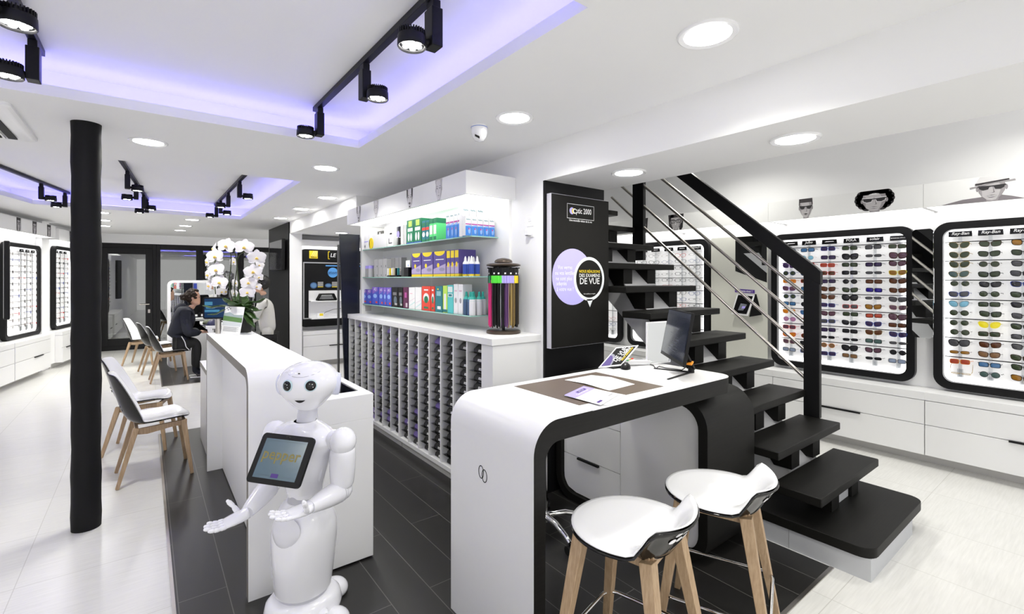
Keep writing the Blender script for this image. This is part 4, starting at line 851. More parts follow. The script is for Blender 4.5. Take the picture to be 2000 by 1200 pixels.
# ================================================================== STOOLS AND CHAIRS
def smooth01(a, b, x): t_ = max(0, min(1, (x-a)/(b-a))); return t_*t_*(3-2*t_)
def leg_mesh(g, top, foot, a=.020, b=.013):
    g.bar(top, foot, a, a*.9, up=(0, 1, 0), w2=b/a)
def stool(loc, rz, label):
    """low-backed bar stool: back towards local +y"""
    t = thing('bar_stool', label, 'stool', loc, rz, 'bar stools at the desk')
    def pt(r, a, rs=1, zoff=0, outer=0):
        back = smooth01(.36, .74, math.sin(a)); q = back*smooth01(.66, 1.0, r)
        rr = .212*rs*r*(1+.05*q); x = rr*math.cos(a)*1.02; y = rr*math.sin(a)*(1-.10*back*smooth01(.5, .8, r)*(1-.6*q))
        z = -.012*(1-r*r)+.006*smooth01(.8, 1, r)*(1-back)*-1+.078*q**1.15+.014*back*smooth01(.9, 1, r)*(abs(math.cos(a))/.75)**2
        z -= outer*back*.038*math.sin(math.pi*min(1, max(0, (r-.35)/.62)))
        return V((x, y, .645+z+zoff))
    N = 56
    def surf(rs, zoff, outer): return [[pt(i/18, 2*math.pi*j/N, rs, zoff, outer) for j in range(N)] for i in range(19)]
    g = G(); g.loft(surf(.985, .004, 0), True, False); s = g.obj('seat', GLOSSW, t, smooth=60); sm = s.modifiers.new('thick', 'SOLIDIFY'); sm.thickness = .004; sm.offset = -1
    g = G(); g.loft(surf(1.0, -.006, 1), True, False); s = g.obj('shell', SMOKE, t, smooth=60); sm = s.modifiers.new('thick', 'SOLIDIFY'); sm.thickness = .006; sm.offset = -1
    g = G()
    for row, rq in ((0, .895), (1, .945)):
        for k in range(-3, 4):
            an = R(90+k*8.5+(4.25 if row else 0))
            if row and k == 3: continue
            p = pt(rq, an, 1.0, -.006, 1); du = (pt(rq, an+.05, 1, -.006, 1)-p).normalized(); dv = (pt(rq+.03, an, 1, -.006, 1)-p).normalized(); n_ = du.cross(dv).normalized()
            if n_.dot(V((p.x, p.y, -.1))) < 0: n_ = -n_
            g.disc(p+n_*.0075, du, dv, .0155, 18, 0, .0115)
    g.obj('hole_pattern', WHITE, t)
    tp, ft = .112, .205
    g = G()
    for sx in (-1, 1):
        g.bar((sx*tp, -tp, .600), (sx*tp, tp, .595), .010, .022); g.bar((-tp, sx*tp, .597), (tp, sx*tp, .597), .010, .022)
    g.obj('apron', OAK, t, bevel=.002)
    for sx in (-1, 1):
        for sy in (-1, 1):
            g = G(); leg_mesh(g, (sx*tp*1.12, sy*tp*(1.12 if sy < 0 else .98), .632 if sy < 0 else .606), (sx*ft, sy*ft, 0), .024, .0145); g.obj('leg', OAK, t, bevel=.002)
    k = .190; rp = []
    for cx_, cy_, a0 in ((k-.05, k-.05, 0), (-k+.05, k-.05, 90), (-k+.05, -k+.05, 180), (k-.05, -k+.05, 270)):
        for i in range(6): q = R(a0+90*i/5); rp.append((cx_+.05*math.cos(q), cy_+.05*math.sin(q), .215))
    G().tube(rp, .0075, 10, True).obj('footrest', CHROME, t, smooth=60)
    return t
stool((1.475, 1.165, .003), R(-166), 'white topped bar stool in front of the rounded desk end, near the ringed panel').scale = (1.1, 1.1, 1.03)
stool((2.06, 1.14, .003), R(-158), 'white topped bar stool between the desk pedestal and the stair platform').scale = (1.1, 1.1, 1.0)
def chair(loc, rz, label, group='two tone shell chairs'):
    """shell chair facing local -y"""
    t = thing('shell_chair', label, 'chair', loc, rz, group)
    pr = [(-.235, .455, .20), (-.215, .468, .225), (-.15, .470, .236), (-.05, .462, .236), (.05, .455, .230), (.12, .455, .220), (.165, .475, .208), (.195, .52, .196), (.222, .60, .178), (.248, .70, .158), (.278, .80, .138), (.298, .865, .124)]
    def rows(off, k):
        out = []
        for i, (y, z, hw) in enumerate(pr):
            a = pr[max(0, i-1)]; b = pr[min(len(pr)-1, i+1)]; d = V((0, b[0]-a[0], b[1]-a[1])).normalized(); n_ = V((0, -d.z, d.y))
            row = []
            for j in range(13):
                s = -1+2*j/12; sz = .026*s*s*(1-smooth01(5, 7, i)); sy = -s*s*(0, 0, 0, 0, .005, .04, .085, .105, .100, .080, .060, .045)[i]
                row.append(V((s*hw*k, y+sy, z+sz))-n_*off)
            out.append(row)
        for j, s in enumerate([-1+2*q/12 for q in range(13)]): out[0][j].y += .10*s*s*abs(s); out[1][j].y += .05*s*s*abs(s); out[-1][j].z -= .012*abs(s)**3
        return out
    g = G(); g.loft(rows(0, .985), False, False, False); s = g.obj('seat', GLOSSW, t, smooth=60); m_ = s.modifiers.new('thick', 'SOLIDIFY'); m_.thickness = .004; m_.offset = 0; s.modifiers.new('round', 'SUBSURF').render_levels = 1
    g = G(); g.loft(rows(.009, 1.0), False, False, False); s = g.obj('shell', SMOKE, t, smooth=60); m_ = s.modifiers.new('thick', 'SOLIDIFY'); m_.thickness = .007; m_.offset = 0; s.modifiers.new('round', 'SUBSURF').render_levels = 1
    g = G(); h = G()
    c = V((0, .208, .575)); d = V((0, .25, .95)).normalized(); n_ = V((0, -.95, .25)).normalized()
    for i in range(7):
        a = 2*math.pi*i/6+.5; q = (0, 0) if i == 6 else (.034*math.cos(a), .034*math.sin(a))
        p = c+X*q[0]+d*q[1]; g.disc(p+n_*.008, X, d, .0115, 14); h.disc(p-n_*.018, X, d, .0115, 14)
    g.obj('hole_pattern', BLK, t); h.obj('hole_pattern', WHITE, t)
    for sx in (-1, 1):
        g = G(); g.poly([(sx*.165-.009, -.20, .445), (sx*.165-.009, .13, .425), (sx*.165-.009, .15, .385), (sx*.165-.009, .06, .375), (sx*.165-.009, -.10, .40), (sx*.165-.009, -.20, .40)], (.018, 0, 0)); g.obj('side_rail', OAK, t, bevel=.002)
        g = G(); leg_mesh(g, (sx*.17, -.175, .445), (sx*.205, -.23, 0), .021, .013); g.obj('leg', OAK, t, bevel=.002)
        g = G(); leg_mesh(g, (sx*.17, .13, .43), (sx*.205, .245, 0), .021, .013); g.obj('leg', OAK, t, bevel=.002)
    G().box(-.16, -.19, .41, .16, -.17, .445).obj('cross_rail', OAK, t); G().box(-.16, .115, .40, .16, .135, .43).obj('cross_rail', OAK, t)
    return t
chair((.06, 4.90, .003), R(90+3), 'white and smoke shell chair at the tall counter, in front of its twin')
chair((-.03, 5.74, .003), R(90-14), 'white and smoke shell chair just behind its twin, set at an angle')
chair((.29, 9.29, .003), R(92), 'dark backed shell chair the person in the navy jacket sits on')
chair((.16, 10.25, .003), R(97), 'dark backed shell chair behind the person in the navy jacket')
chair((-.05, 11.35, .003), R(70), 'shell chair turned to show its white inside, before the glazed door')
# ================================================================== STAIRCASE
TY = [1.06+.2285*i for i in range(12)]; TZ = [.36+.1965*i for i in range(12)]
t = thing('staircase', 'open black staircase with white sloping beam, platform step, posts and steel rods', 'staircase', (0, 0, 0))
SXL, SXR = 3.01, 4.0
pl = [(SXL, .905), (SXL, 1.9), (SXR, 1.9), (SXR, .905)]
pl = [(SXL, 1.9), (SXR, 1.9)]+[(a, b) for a, b in arc((SXR-.08, .82+.08), .08, 0, -90, 6)]+[(a, b) for a, b in arc((SXL+.08, .82+.08), .08, 270, 180, 6)]
g = G(); g.poly([(x, y, .118) for x, y in pl], (0, 0, .055)); g.obj('platform', BLKW, t, bevel=.006, seg=3)
STONE = mat('pale_stone_riser', (.50,.51,.54), .5, noise=.06, nscale=12)
g = G(); g.box(SXL+.012, .835, 0, 3.80, 1.88, .118); g.obj('platform_base', STONE, t)
G().box(SXL+.0105, 1.236, .002, SXL+.0125, 1.239, .116).obj('joint', GREY, t)
for i, (y, z) in enumerate(zip(TY, TZ)):
    if i > 10: break
    g = G(); g.box(SXL, y, z-.052, SXR, y+.275, z); g.obj('tread', BLKW, t, bevel=.006, seg=2)
xl, xr, tw = 3.32, 3.66, .12
for xs in (xl, xr):
    for i in range(11):
        y, z = TY[i]+.055, TZ[i]-.052; zb = TZ[i-1] if i else .173; yb = TY[i]+.27
        g = G(); g.poly([(xs, y, z), (xs, yb, z), (xs, y+.11, zb), (xs, y, zb)], (tw, 0, 0)); g.obj('riser_bracket', BLKW, t)
sl = (TZ[8]-TZ[0])/(TY[8]-TY[0])
g = G(); y0_ = TY[0]+.02; g.poly([(xl+.012, y0_+.10, .173), (xl+.012, y0_+.42, .173), (xl+.012, TY[8]+.66, TZ[8]-.05+.10), (xl+.012, TY[8]+.30, TZ[8]-.05+.10)], (xr+tw-xl-.024, 0, 0)); g.obj('sloping_beam', mat('white_plaster_beam', (.62,.62,.64), .6, noise=.02), t)
G().box(xl+tw, TY[0]+.075, .173, xr, TY[0]+.10, TZ[0]-.052).obj('riser_board', STONE, t)
PXS = 4.03
def post(ya, yb, z0, z1): return G().box(PXS-.03, ya, z0, PXS+.015, yb, z1)
g = G(); b0 = V((PXS, 1.485, 1.615)); 
g = post(1.425, 1.535, .55, 1.66); g.obj('post', BLK, t, bevel=.004)
rs = .86
g = G(); zt = 1.685; ln = 1.95; g.poly([(PXS-.032, 1.418, zt-.03), (PXS-.032, 1.445, zt), (PXS-.032, 1.445+ln, zt+ln*rs), (PXS-.032, 1.445+ln, zt+ln*rs-.135), (PXS-.032, 1.535, zt-.06), (PXS-.032, 1.535, .9), (PXS-.032, 1.525, .9)][:5]+[(PXS-.032, 1.418, zt-.13)], (.05, 0, 0)); g.obj('handrail', BLK, t, bevel=.004)
g = post(3.02, 3.155, 1.79, 3.0); g.obj('post', BLK, t, bevel=.004)
for z in (1.454, 1.237, 1.028, .811):
    p = V((PXS-.01, 1.50, z+.03-.03)); q = V((PXS-.01, 1.50+1.95, z+1.95*rs)); G().tube([p, q], .0135, 12).obj('rod', STEEL, t, smooth=50)
# ================================================================== SPECTACLES AND SUNGLASSES (shared meshes)
def lens_loop(shape, sx, n=20):
    """outline of one lens centred at sx*.034 in the xz plane (metres)"""
    w, h, p, dz = {'rect': (.028, .018, 4, 0), 'way': (.028, .021, 3, 0), 'round': (.025, .022, 2, 0), 'avi': (.029, .025, 2.4, -.002), 'big': (.031, .027, 2.6, -.002), 'slim': (.027, .013, 3, 0)}[shape]
    out = []
    for i in range(n):
        t = 2*math.pi*i/n; c, s = math.cos(t), math.sin(t)
        x = w*math.copysign(abs(c)**(2/p), c); z = h*math.copysign(abs(s)**(2/p), s)
        if shape in ('avi', 'way', 'big'): x *= 1+.10*z/h; x += sx*.004*(z/h) if shape == 'avi' else 0; z += (sx*x/w)*.003
        out.append((sx*.034+x, -.004+.10*abs(sx*.034+x)**1.6*1.0, z+dz))
    return out
_gm = {}
def glasses_mesh(shape):
    if shape in _gm: return _gm[shape]
    g = G(); res = {}
    for sx in (-1, 1):
        L = lens_loop(shape, sx); c = (sum(p[0] for p in L)/len(L), sum(p[2] for p in L)/len(L))
        thk = 1.10 if shape not in ('avi', 'round', 'slim') else 1.05
        O = [(c[0]+(x-c[0])*thk, y-.0022, c[1]+(z-c[1])*(thk+.03)) for x, y, z in L]; I = [(c[0]+(x-c[0])*.97, y-.0022, c[1]+(z-c[1])*.97) for x, y, z in L]
        g.ring(O, I, (0, .004, 0))
        top = .008 if shape != 'slim' else .004
        hx = sx*(.034+.031); g.tube([(hx, .006, top), (hx+sx*.004, .016, top), (hx+sx*.004, .06, top-.001), (hx+sx*.001, .085, top-.012)], [.0022, .002, .0018, .0018], 6)
        l = G(); ctr = (c[0], min(p[1] for p in L)-.004, c[1]); l.add(L+[ctr], [(i, (i+1) % len(L), len(L)) for i in range(len(L))])
        res[sx] = l.mesh('lens', WHITE, 60)
    g.tube([(-.010, -.003, .004), (0, -.004, .007), (.010, -.003, .004)], .0022, 6)
    if shape == 'avi': g.tube([(-.014, -.003, .019), (0, -.004, .020), (.014, -.003, .019)], .0013, 6)
    res['frame'] = g.mesh('frame', BLK, 50); _gm[shape] = res; return res
def glasses(M, shape, fm, lm, label, cat, group, lens=True, name='sunglasses'):
    d = glasses_mesh(shape)
    o = bpy.data.objects.new(name, d['frame']); COL.objects.link(o); o.matrix_world = M
    o.material_slots[0].link = 'OBJECT'; o.material_slots[0].material = fm; tag(o, label, cat, group)
    if lens:
        for sx in (-1, 1):
            l = bpy.data.objects.new('lens', d[sx]); COL.objects.link(l); l.parent = o; l.material_slots[0].link = 'OBJECT'; l.material_slots[0].material = lm
    return o
def lm(name, c): return mat('lens_'+name, c, .08, coat=.3, noise=.05)
LENS = {'green': lm('green', (.045,.062,.035)), 'dark': lm('dark', (.020,.020,.024)), 'grey': lm('grey', (.075,.075,.085)), 'brown': lm('brown', (.10,.035,.015)), 'amber': lm('amber', (.30,.14,.02)), 'violet': lm('violet', (.045,.03,.085)), 'blue': lm('blue', (.06,.16,.34)), 'sky': lm('sky', (.22,.50,.68)), 'orange': lm('orange', (.62,.20,.02)), 'yellow': lm('yellow', (.85,.72,.02)), 'red': lm('red', (.42,.07,.04)), 'teal': lm('teal', (.07,.12,.115)), 'mauve': lm('mauve', (.12,.06,.09)), 'pale blue': lm('pale_blue', (.25,.30,.42)), 'deep blue': lm('deep_blue', (.02,.01,.22)), 'tan': lm('tan', (.22,.12,.06)), 'pink': lm('pink', (.45,.20,.35))}
FR = {'black': BLK, 'tortoise': mat('frame_tortoise', (.05,.022,.01), .2, noise=.5, nscale=90), 'gold': mat('frame_gold', (.50,.36,.14), .25, .8, noise=.02), 'red': mat('frame_red', (.55,.03,.03), .25, noise=.05), 'blue': mat('frame_blue', (.03,.06,.30), .25, noise=.05), 'violet': mat('frame_violet', (.20,.06,.35), .25, noise=.05), 'clear': mat('frame_pale', (.60,.52,.45), .25, noise=.05), 'orange': mat('frame_orange', (.70,.22,.02), .25, noise=.05), 'steel': STEEL, 'yellow': mat('frame_yellow', (.80,.70,.10), .3, noise=.02)}
# ------------------------------------------------------------------ display frames
def display(loc, rz, w_, h_, plates, label, rails=True, rw=.062, plate_h=.046, plate_w=.148, rail_z=(), holder=True):
    """rounded black frame with lit back panel; loc = lower corner at the viewer's left, local -y faces the room"""
    t = thing('eyewear_display', label, 'display case', loc, rz)
    g = G(); g.ring(rrect(w_, h_, .11, n=8), rrect(w_-2*rw, h_-2*rw, .07, rw, rw, n=8), (0, .065, 0)); g.obj('frame', BLK, t, smooth=35)
    g = G(); pts = rrect(w_-.06, h_-.06, .09, .03, .03, .056, 8); g.poly(pts, (0, .008, 0)); g.obj('back_panel', PANEL, t, smooth=30)
    g = G(); g.ring(rrect(w_-2*rw-.004, h_-2*rw-.004, .068, rw+.002, rw+.002, .045, 8), rrect(w_-2*rw-.07, h_-2*rw-.07, .05, rw+.035, rw+.035, .045, 8), (0, .008, 0)); g.obj('edge_light', EDGEL, t)
    xs = [p[0] for p in plates]
    for x, txt, st in plates:
        p = G().box(x-plate_w/2, .02, h_-.128, x+plate_w/2, .03, h_-.128+plate_h).obj('name_plate', BLKG, t, bevel=.002)
        if txt == '~':
            g = G(); zc = h_-.128+plate_h*.5; g.flat([(x-plate_w*.32, .0192, zc-.003), (x+plate_w*.32, .0192, zc-.001), (x+plate_w*.30, .0192, zc+.004), (x-plate_w*.2, .0192, zc+.006)]); g.obj('lettering', PRINT, p)
        elif txt:
            g = G(); g.text(txt, (x, .0192, h_-.128+plate_h*(.36 if len(txt) < 11 else .40)), X, Z, st, 0, 'CENTER', .25 if txt[0] in 'RJZ' and txt[1].islower() else 0); g.obj('lettering', PRINT, p)
        if holder:
            h = G(); h.box(x-.011, .028, .115, x+.011, .034, h_-.13); h.box(x-.018, .022, .10, x+.018, .04, .18); h.obj('holder_strip', ACRYL, t)
    for z in rail_z:
        g = G(); g.box(xs[0]-.10, .036, z-.0035, xs[-1]+.10, .043, z+.0035); g.obj('rail', BLK, t)
    return MX.Translation(V(loc)) @ MX.Rotation(rz, 4, 'Z')
RZR = -math.pi/2
FX = 5.45
# --- sunglasses display facing the open floor (beside the hanging mirror)
ya, z0, Wd, Hd = 1.055, .655, 1.24, 1.43
loc = (FX, ya, z0); xs = [ya-y for y in (.885, .702, .518)]
rows = [1.886-.0822*i-z0 for i in range(14)]
rz_list = [rows[0]+.028]+[rows[i]-.050 for i in range(1, 13, 2)]
Mx = display(loc, RZR, Wd, Hd, [(x, 'Ray-Ban', .034) for x in xs], 'rounded black framed sunglasses display facing the open floor, beside the hanging mirror', rail_z=rz_list)
colsA = [
    [('avi','green','gold')]*2+[('avi','green','gold'),('avi','teal','gold'),('round','green','steel'),('way','grey','blue'),('avi','sky','steel'),('round','green','tortoise'),('round','green','steel'),('round','green','tortoise'),('big','grey','black'),('slim','amber','tortoise'),('rect','red','orange')],
    [('way','green','tortoise'),('way','green','black'),('round','green','tortoise'),('way','green','black'),('way','dark','black'),('round','green','black'),('rect','green','black'),('way','green','black'),('avi','yellow','yellow'),('rect','green','tortoise'),('way','brown','tortoise'),('way','tan','tortoise'),('rect','blue','black'),('round','teal','black')],
    [('way','amber','black'),('way','green','black'),('way','grey','black'),('way','grey','black'),('way','dark','blue'),('way','green','black'),('way','dark','black'),('way','grey','black'),('way','green','black'),('rect','grey','black'),('way','grey','black'),('way','green','tortoise'),('way','green','black'),('way','amber','tortoise')]]
rg = random.Random(11)
def fill(Mx, xs, rows, cols, where, cname, group, lens=True, cat='sunglasses', name='sunglasses', yaw=0):
    for ci, (x, col) in enumerate(zip(xs, cols)):
        for ri, it in enumerate(col):
            if it is None: continue
            sh, le, fr = it
            M = Mx @ MX.Translation((x+rg.uniform(-.004, .004), -.012, rows[ri]+rg.uniform(-.004, .004))) @ MX.Rotation(R(yaw+rg.uniform(-4, 4)), 4, 'Z') @ MX.Rotation(R(rg.uniform(-2, 2)), 4, 'Y')
            lb = ('%s lensed %s, %s row of the %s column from %s' if lens else '%s rimmed %s, %s row of the %s column from %s') % (le if lens else fr, cat, ORD[ri+1], ORD[ci+1], where)
            glasses(M, sh, FR[fr], LENS[le] if lens else None, lb, cat, group, lens, name)
fill(Mx, xs, rows, colsA, 'the hanging mirror, open floor', '', 'sunglasses in the open floor display')
glasses(Mx @ MX.Translation((xs[0]+.01, -.01, rows[13]-.012)) @ MX.Rotation(R(62), 4, 'X'), 'slim', FR['gold'], None, 'folded gold rimmed glasses without tint lying on the lowest rail beside the hanging mirror', 'glasses', 'sunglasses in the open floor display', False, 'spectacles')
# --- sunglasses display behind the handrail
ya = 2.415; z0 = .665; loc = (FX, ya, z0); Wd = 1.235
xs = [ya-y for y in (2.221, 2.047, 1.86, 1.671, 1.481, 1.3)]
rows = [1.90-.0808*i-z0 for i in range(14)]; rz_list = [rows[0]+.028]+[rows[i]-.050 for i in range(1, 13, 2)]
Mx = display(loc, RZR, Wd, 1.415, [(xs[0], '~', 0), (xs[1], 'Julbo', .034), (xs[2], '~', 0), (xs[3], 'POLA', .034), (xs[4], 'solair', .036), (xs[5], 'BANANA MOON', .0155)], 'rounded black framed sunglasses display behind the stair handrail post', rail_z=rz_list, plate_w=.132)
colsB = [
    [('rect','blue','black'),('round','grey','black'),('way','violet','violet'),('round','green','blue'),('rect','orange','orange'),('way','mauve','violet'),('round','green','blue'),('rect','blue','black'),('way','orange','clear'),('round','pink','violet'),('rect','mauve','red'),('way','orange','red'),('way','mauve','clear'),('rect','pale blue','steel')],
    [('rect','blue','black'),('round','sky','clear'),('way','dark','red'),('way','blue','black'),('rect','brown','red'),('way','blue','black'),('rect','grey','black'),('round','dark','black'),('way','blue','blue'),('way','red','red'),('rect','dark','black'),('round','brown','red'),('way','dark','black'),('rect','grey','blue')],
    [('rect','violet','blue'),('rect','violet','black'),('rect','red','red'),('rect','brown','red'),('rect','violet','black'),('way','brown','tortoise'),('way','brown','tortoise'),('rect','violet','blue'),('way','mauve','tortoise'),('rect','grey','blue'),('rect','violet','black'),('slim','dark','black'),('round','tan','orange'),('rect','violet','blue')],
    [('rect','green','black'),('big','dark','black'),('rect','green','black'),('rect','dark','black'),('round','dark','black'),('way','green','black'),('big','dark','black'),('rect','grey','red'),('rect','green','black'),('way','dark','black'),('rect','dark','black'),('slim','dark','black'),('big','dark','black'),('rect','tan','steel')],
    [('rect','grey','black'),('slim','grey','black'),('rect','violet','black'),('slim','grey','black'),('rect','brown','tortoise'),('rect','deep blue','black'),('slim','grey','black'),('way','amber','tortoise'),('rect','red','black'),('way','violet','blue'),('way','brown','gold'),('rect','teal','black'),('way','mauve','black'),('slim','dark','black')],
    [('rect','green','tortoise'),('big','mauve','tortoise'),('way','mauve','tortoise'),('way','amber','yellow'),('way','brown','tortoise'),('way','brown','tortoise'),('way','grey','black'),('way','mauve','clear'),('big','mauve','tortoise'),('rect','brown','tortoise'),('way','violet','blue'),('slim','grey','steel'),('round','dark','black'),('rect','pale blue','steel')]]
fill(Mx, xs, rows, colsB, 'stair side of handrail display', '', 'sunglasses in the handrail display')
# --- spectacle display seen through the steps
ya = 4.39; z0 = .665; loc = (FX, ya, z0)
xs = [ya-y for y in (4.13, 3.93, 3.724, 3.528, 3.33)]
rows = [1.905-.0808*i-z0 for i in range(14)]; rz_list = [rows[i]-.050 for i in range(1, 13, 2)]
Mx = display(loc, RZR, 1.24, 1.43, [(xs[0], '', 0), (xs[1], '~', 0), (xs[2], '~', 0), (xs[3], '~', 0), (xs[4], 'MEDLEY', .034)], 'rounded black framed spectacle display seen between the upper stair steps', rail_z=rz_list, plate_w=.132)
def specs(n, m, seed):
    q = random.Random(seed); return [[(q.choice(['rect','way','round','slim']), 'grey', q.choice(['black','black','tortoise','red','steel','black','blue','tortoise'])) for _ in range(m)] for _ in range(n)]
fill(Mx, xs, rows, specs(5, 14, 2), 'hidden end, stair steps display', '', 'spectacles in the display behind the steps', False, 'spectacles', 'spectacles', 35)
ya = 5.75; loc = (FX, ya, z0); xs = [ya-y for y in (5.45, 5.25, 5.05, 4.85, 4.68)]
Mx = display(loc, RZR, 1.24, 1.43, [(x, '', 0) for x in xs], 'rounded black framed spectacle display mostly hidden by the advertising panel', rail_z=rz_list, plate_w=.132)
low = specs(5, 3, 9)
fill(Mx, xs, rows[11:], low, 'wall end, behind advertising panel', '', 'spectacles behind the advertising panel', False, 'spectacles', 'spectacles', 35)
# --- oblique wall displays
offL = -.19
pL = lw(-1.02, offL, .66); xs = [.19, .39, .59, .79, .99]
rows = [1.985-.0935*i-.66 for i in range(13)]; rz_list = [r-.035 for r in rows]
Mx = display(tuple(pL), LRZ, 1.245, 1.50, [(xs[2], '~', 0), (xs[3], '~', 0), (xs[4], '~', 0)], 'rounded black framed spectacle display on the oblique wall, beside the edge-on black mirror', rail_z=[], plate_w=.13)
fill(Mx, xs, rows, specs(5, 13, 4), 'the edge-on black mirror', '', 'spectacles in the display by the edge-on mirror', False, 'spectacles', 'spectacles', 20)
pL = lw(.78, offL, .66); xs2 = [.16, .36, .56, .76]
Mx = display(tuple(pL), LRZ, .97, 1.55, [(x, '~', 0) for x in xs2[:3]], 'rounded black framed spectacle display directly beside the black column, farther along the wall', plate_w=.13)
fill(Mx, xs2[:3], rows, specs(3, 13, 6), 'the wall gap, beside the column', '', 'spectacles in the display beside the column', False, 'spectacles', 'spectacles', 20)
# edge-on mirror of the oblique wall
t = thing('pivot_mirror', 'tall black backed mirror seen edge-on over the oblique wall display', 'mirror', tuple(lw(-1.43, -.02, 1.02)), R(8.0))
G().box(-.03, -.12, 0, .03, .12, 1.12).obj('board', BLK, t, bevel=.012, seg=3); G().box(-.0325, -.105, .02, -.0305, .105, 1.10).obj('glass', MIRROR, t)
G().cyl((0, .12, .5), (0, .16, .5), .008).obj('arm', STEEL, t)
# ------------------------------------------------------------------ drawer units under the displays
def drawers(loc, rz, w_, depth, top, mid, zb, label, group, handle=None):
    t = thing('drawer_cabinet', label, 'drawer cabinet', loc, rz, group)
    G().box(.002, .012, zb, w_-.002, depth, top-.072).obj('carcass', LAM, t)
    G().box(0, -.002, top-.068, w_, depth, top).obj('worktop', LAM, t, bevel=.002)
    for a, b in ((zb, mid-.003), (mid+.003, top-.074)):
        d = G().box(.003, -.004, a, w_-.003, .012, b).obj('drawer', LAM, t, bevel=.0015)
        if a == zb and handle: G().box(handle[0], -.018, mid-.012, handle[1], -.002, mid+.002).obj('handle', BLK, d)
    G().box(.0, .16, 0, w_, depth, zb).obj('plinth', LAMG, t)
    return t
for y, lb, hd in ((1.074, 'white drawer cabinet under the open floor sunglasses display', (.50, .74)), (2.314, 'white drawer cabinet under the sunglasses display behind the handrail post', (.42, .78)), (3.554, 'white drawer cabinet under the wall mirror and tablet stand', None), (4.794, 'white drawer cabinet behind the staircase under the spectacle display', None), (6.034, 'white drawer cabinet at the hidden end behind the advertising panel', None)):
    drawers((5.26, y, 0), RZR, 1.24, .254, .634, .358, .10, lb, 'white drawer cabinets', hd)
q = lw(-1.25); drawers(tuple(q), LRZ, 1.25, .254, .655, .36, .10, 'white drawer cabinet on the oblique wall under the display with the edge-on mirror', 'white drawer cabinets', (.62, .93))
q = lw(-2.52); drawers(tuple(q), LRZ, 1.25, .254, .655, .36, .10, 'white drawer cabinet on the oblique wall, cut by the picture edge', 'white drawer cabinets', None)
q = lw(.50); drawers(tuple(q), LRZ, 1.95, .254, .655, .36, .10, 'white drawer cabinet on the oblique wall behind the black column', 'white drawer cabinets', (.16, .5))
g = G(); a, b = lw(.0, -.10), lw(.50, -.10); g.poly([a+Z*.10, b+Z*.10, b-LN*.155+Z*.10, a-LN*.155+Z*.10], Z*.545); tag(g.obj('filler_cabinet', LAM), 'plain white filler between two drawer cabinets on the oblique wall', 'cabinet')
# ------------------------------------------------------------------ lit canopies over the displays
def canopy(loc, rz, w_, h_, depth, label, faces):
    t = thing('lit_canopy', label, 'canopy', loc, rz, 'white lit canopies')
    g = G(); g.box(.001, 0, 0, w_-.001, .02, h_); g.box(.001, .02, h_-.02, w_-.001, depth, h_); g.box(.001, .02, .05, w_-.001, depth, .06); g.box(.001, .02, 0, .016, depth, h_-.02); g.box(w_-.016, .02, 0, w_-.001, depth, h_-.02); g.obj('box', LAM, t)
    G().box(.03, .035, .012, w_-.03, depth-.03, .046).obj('light_diffuser', CANL, t)
    for x0, x1, kd in faces: portrait('portrait_print', t, (x0, 0, .002), X, Z, -Y, x1-x0, h_-.004, kd, 1 if 'curly' not in kd else 1)
FXC, ZC = 5.10, 2.19
for y, lb, fc in ((1.05, 'white lit canopy with a hatted man portrait over the open floor display', [(1.05-.765, 1.05-.53, 'shades hat suit')]), (2.29, 'white lit canopy with two sunglasses portraits over the handrail display', [(2.29-2.02, 2.29-1.85, 'shades'), (2.29-1.52, 2.29-1.25, 'shades curly')]), (3.53, 'white lit canopy with a spectacled woman portrait above the stair rods', [(.05, .27, 'glasses long')]), (4.77, 'white lit canopy behind the upper stair post', [(.75, 1.0, 'glasses long'), (.1, .3, 'glasses')]), (6.01, 'white lit canopy at the hidden end of the stair room', [])):
    canopy((FXC, y, ZC), RZR, 1.24, .195, .414, lb, fc)
for s, wd_, lb, fc, of in ((-1.05, 1.25, 'white lit canopy with two portraits on the oblique wall, above the edge-on mirror', [(.36, .52, 'glasses long'), (.90, 1.06, 'glasses long')], .0), (-2.31, 1.25, 'white lit canopy on the oblique wall, cut by the picture edge', [(1.1, 1.24, 'glasses long')], .0), (.52, 1.6, 'white lit canopy on the oblique wall just before the black column', [(.48, .68, 'glasses long')], -.05)):
    canopy(tuple(lw(s, of, 2.31 if s < 0 else 2.30)), LRZ, wd_, .205, .255+of, lb, fc)
g = G(); a = lw(.21, -.18); g.poly([a, lw(.51, -.18), lw(.51, -.257), lw(.21, -.257)], Z*2.6); struct(g.obj('trim_5', WALL))
# ------------------------------------------------------------------ mirrors and tablet stand on the stair side wall
t = thing('hanging_mirror', 'narrow frameless mirror hanging between the two sunglasses displays', 'mirror', (5.34, 1.175, 1.09), RZR-R(13))
g = G(); g.poly(rrect(.152, .94, .03, 0, 0, 0, 5), (0, .006, 0)); g.obj('glass', MIRROR, t); G().box(.05, .006, .3, .10, .185, .6).obj('bracket', WHITE, t)
t = thing('wall_mirror', 'tall wall mirror panel between the spectacle and handrail displays', 'mirror', (5.44, 3.11, .66), RZR)
g = G(); g.poly(rrect(.66, 1.43, .02), (0, .01, 0)); g.obj('panel', mat('cream_reflection_paint', (.66,.66,.60), .15, coat=.5, noise=.01), t)  # cream painted in place of the mirror's pale reflection
g = G(); g.poly([(.30, -.001, 1.03), (.655, -.001, .90), (.655, -.001, 1.425), (.30, -.001, 1.425)], (0, .0008, 0)); g.obj('glass', MIRROR, t)
t = thing('tablet_stand', 'small white tablet on a black stand under a violet try-me banner, on the wall mirror', 'tablet', (5.40, 2.80, 1.19), RZR)
n_ = -Y
g = G(); g.poly([(-.03, -.02, .0), (.165, -.02, -.01), (.235, 0, .235), (.03, 0, .245)], (0, .01, 0)); g.obj('body', WHITE, t, bevel=.003)
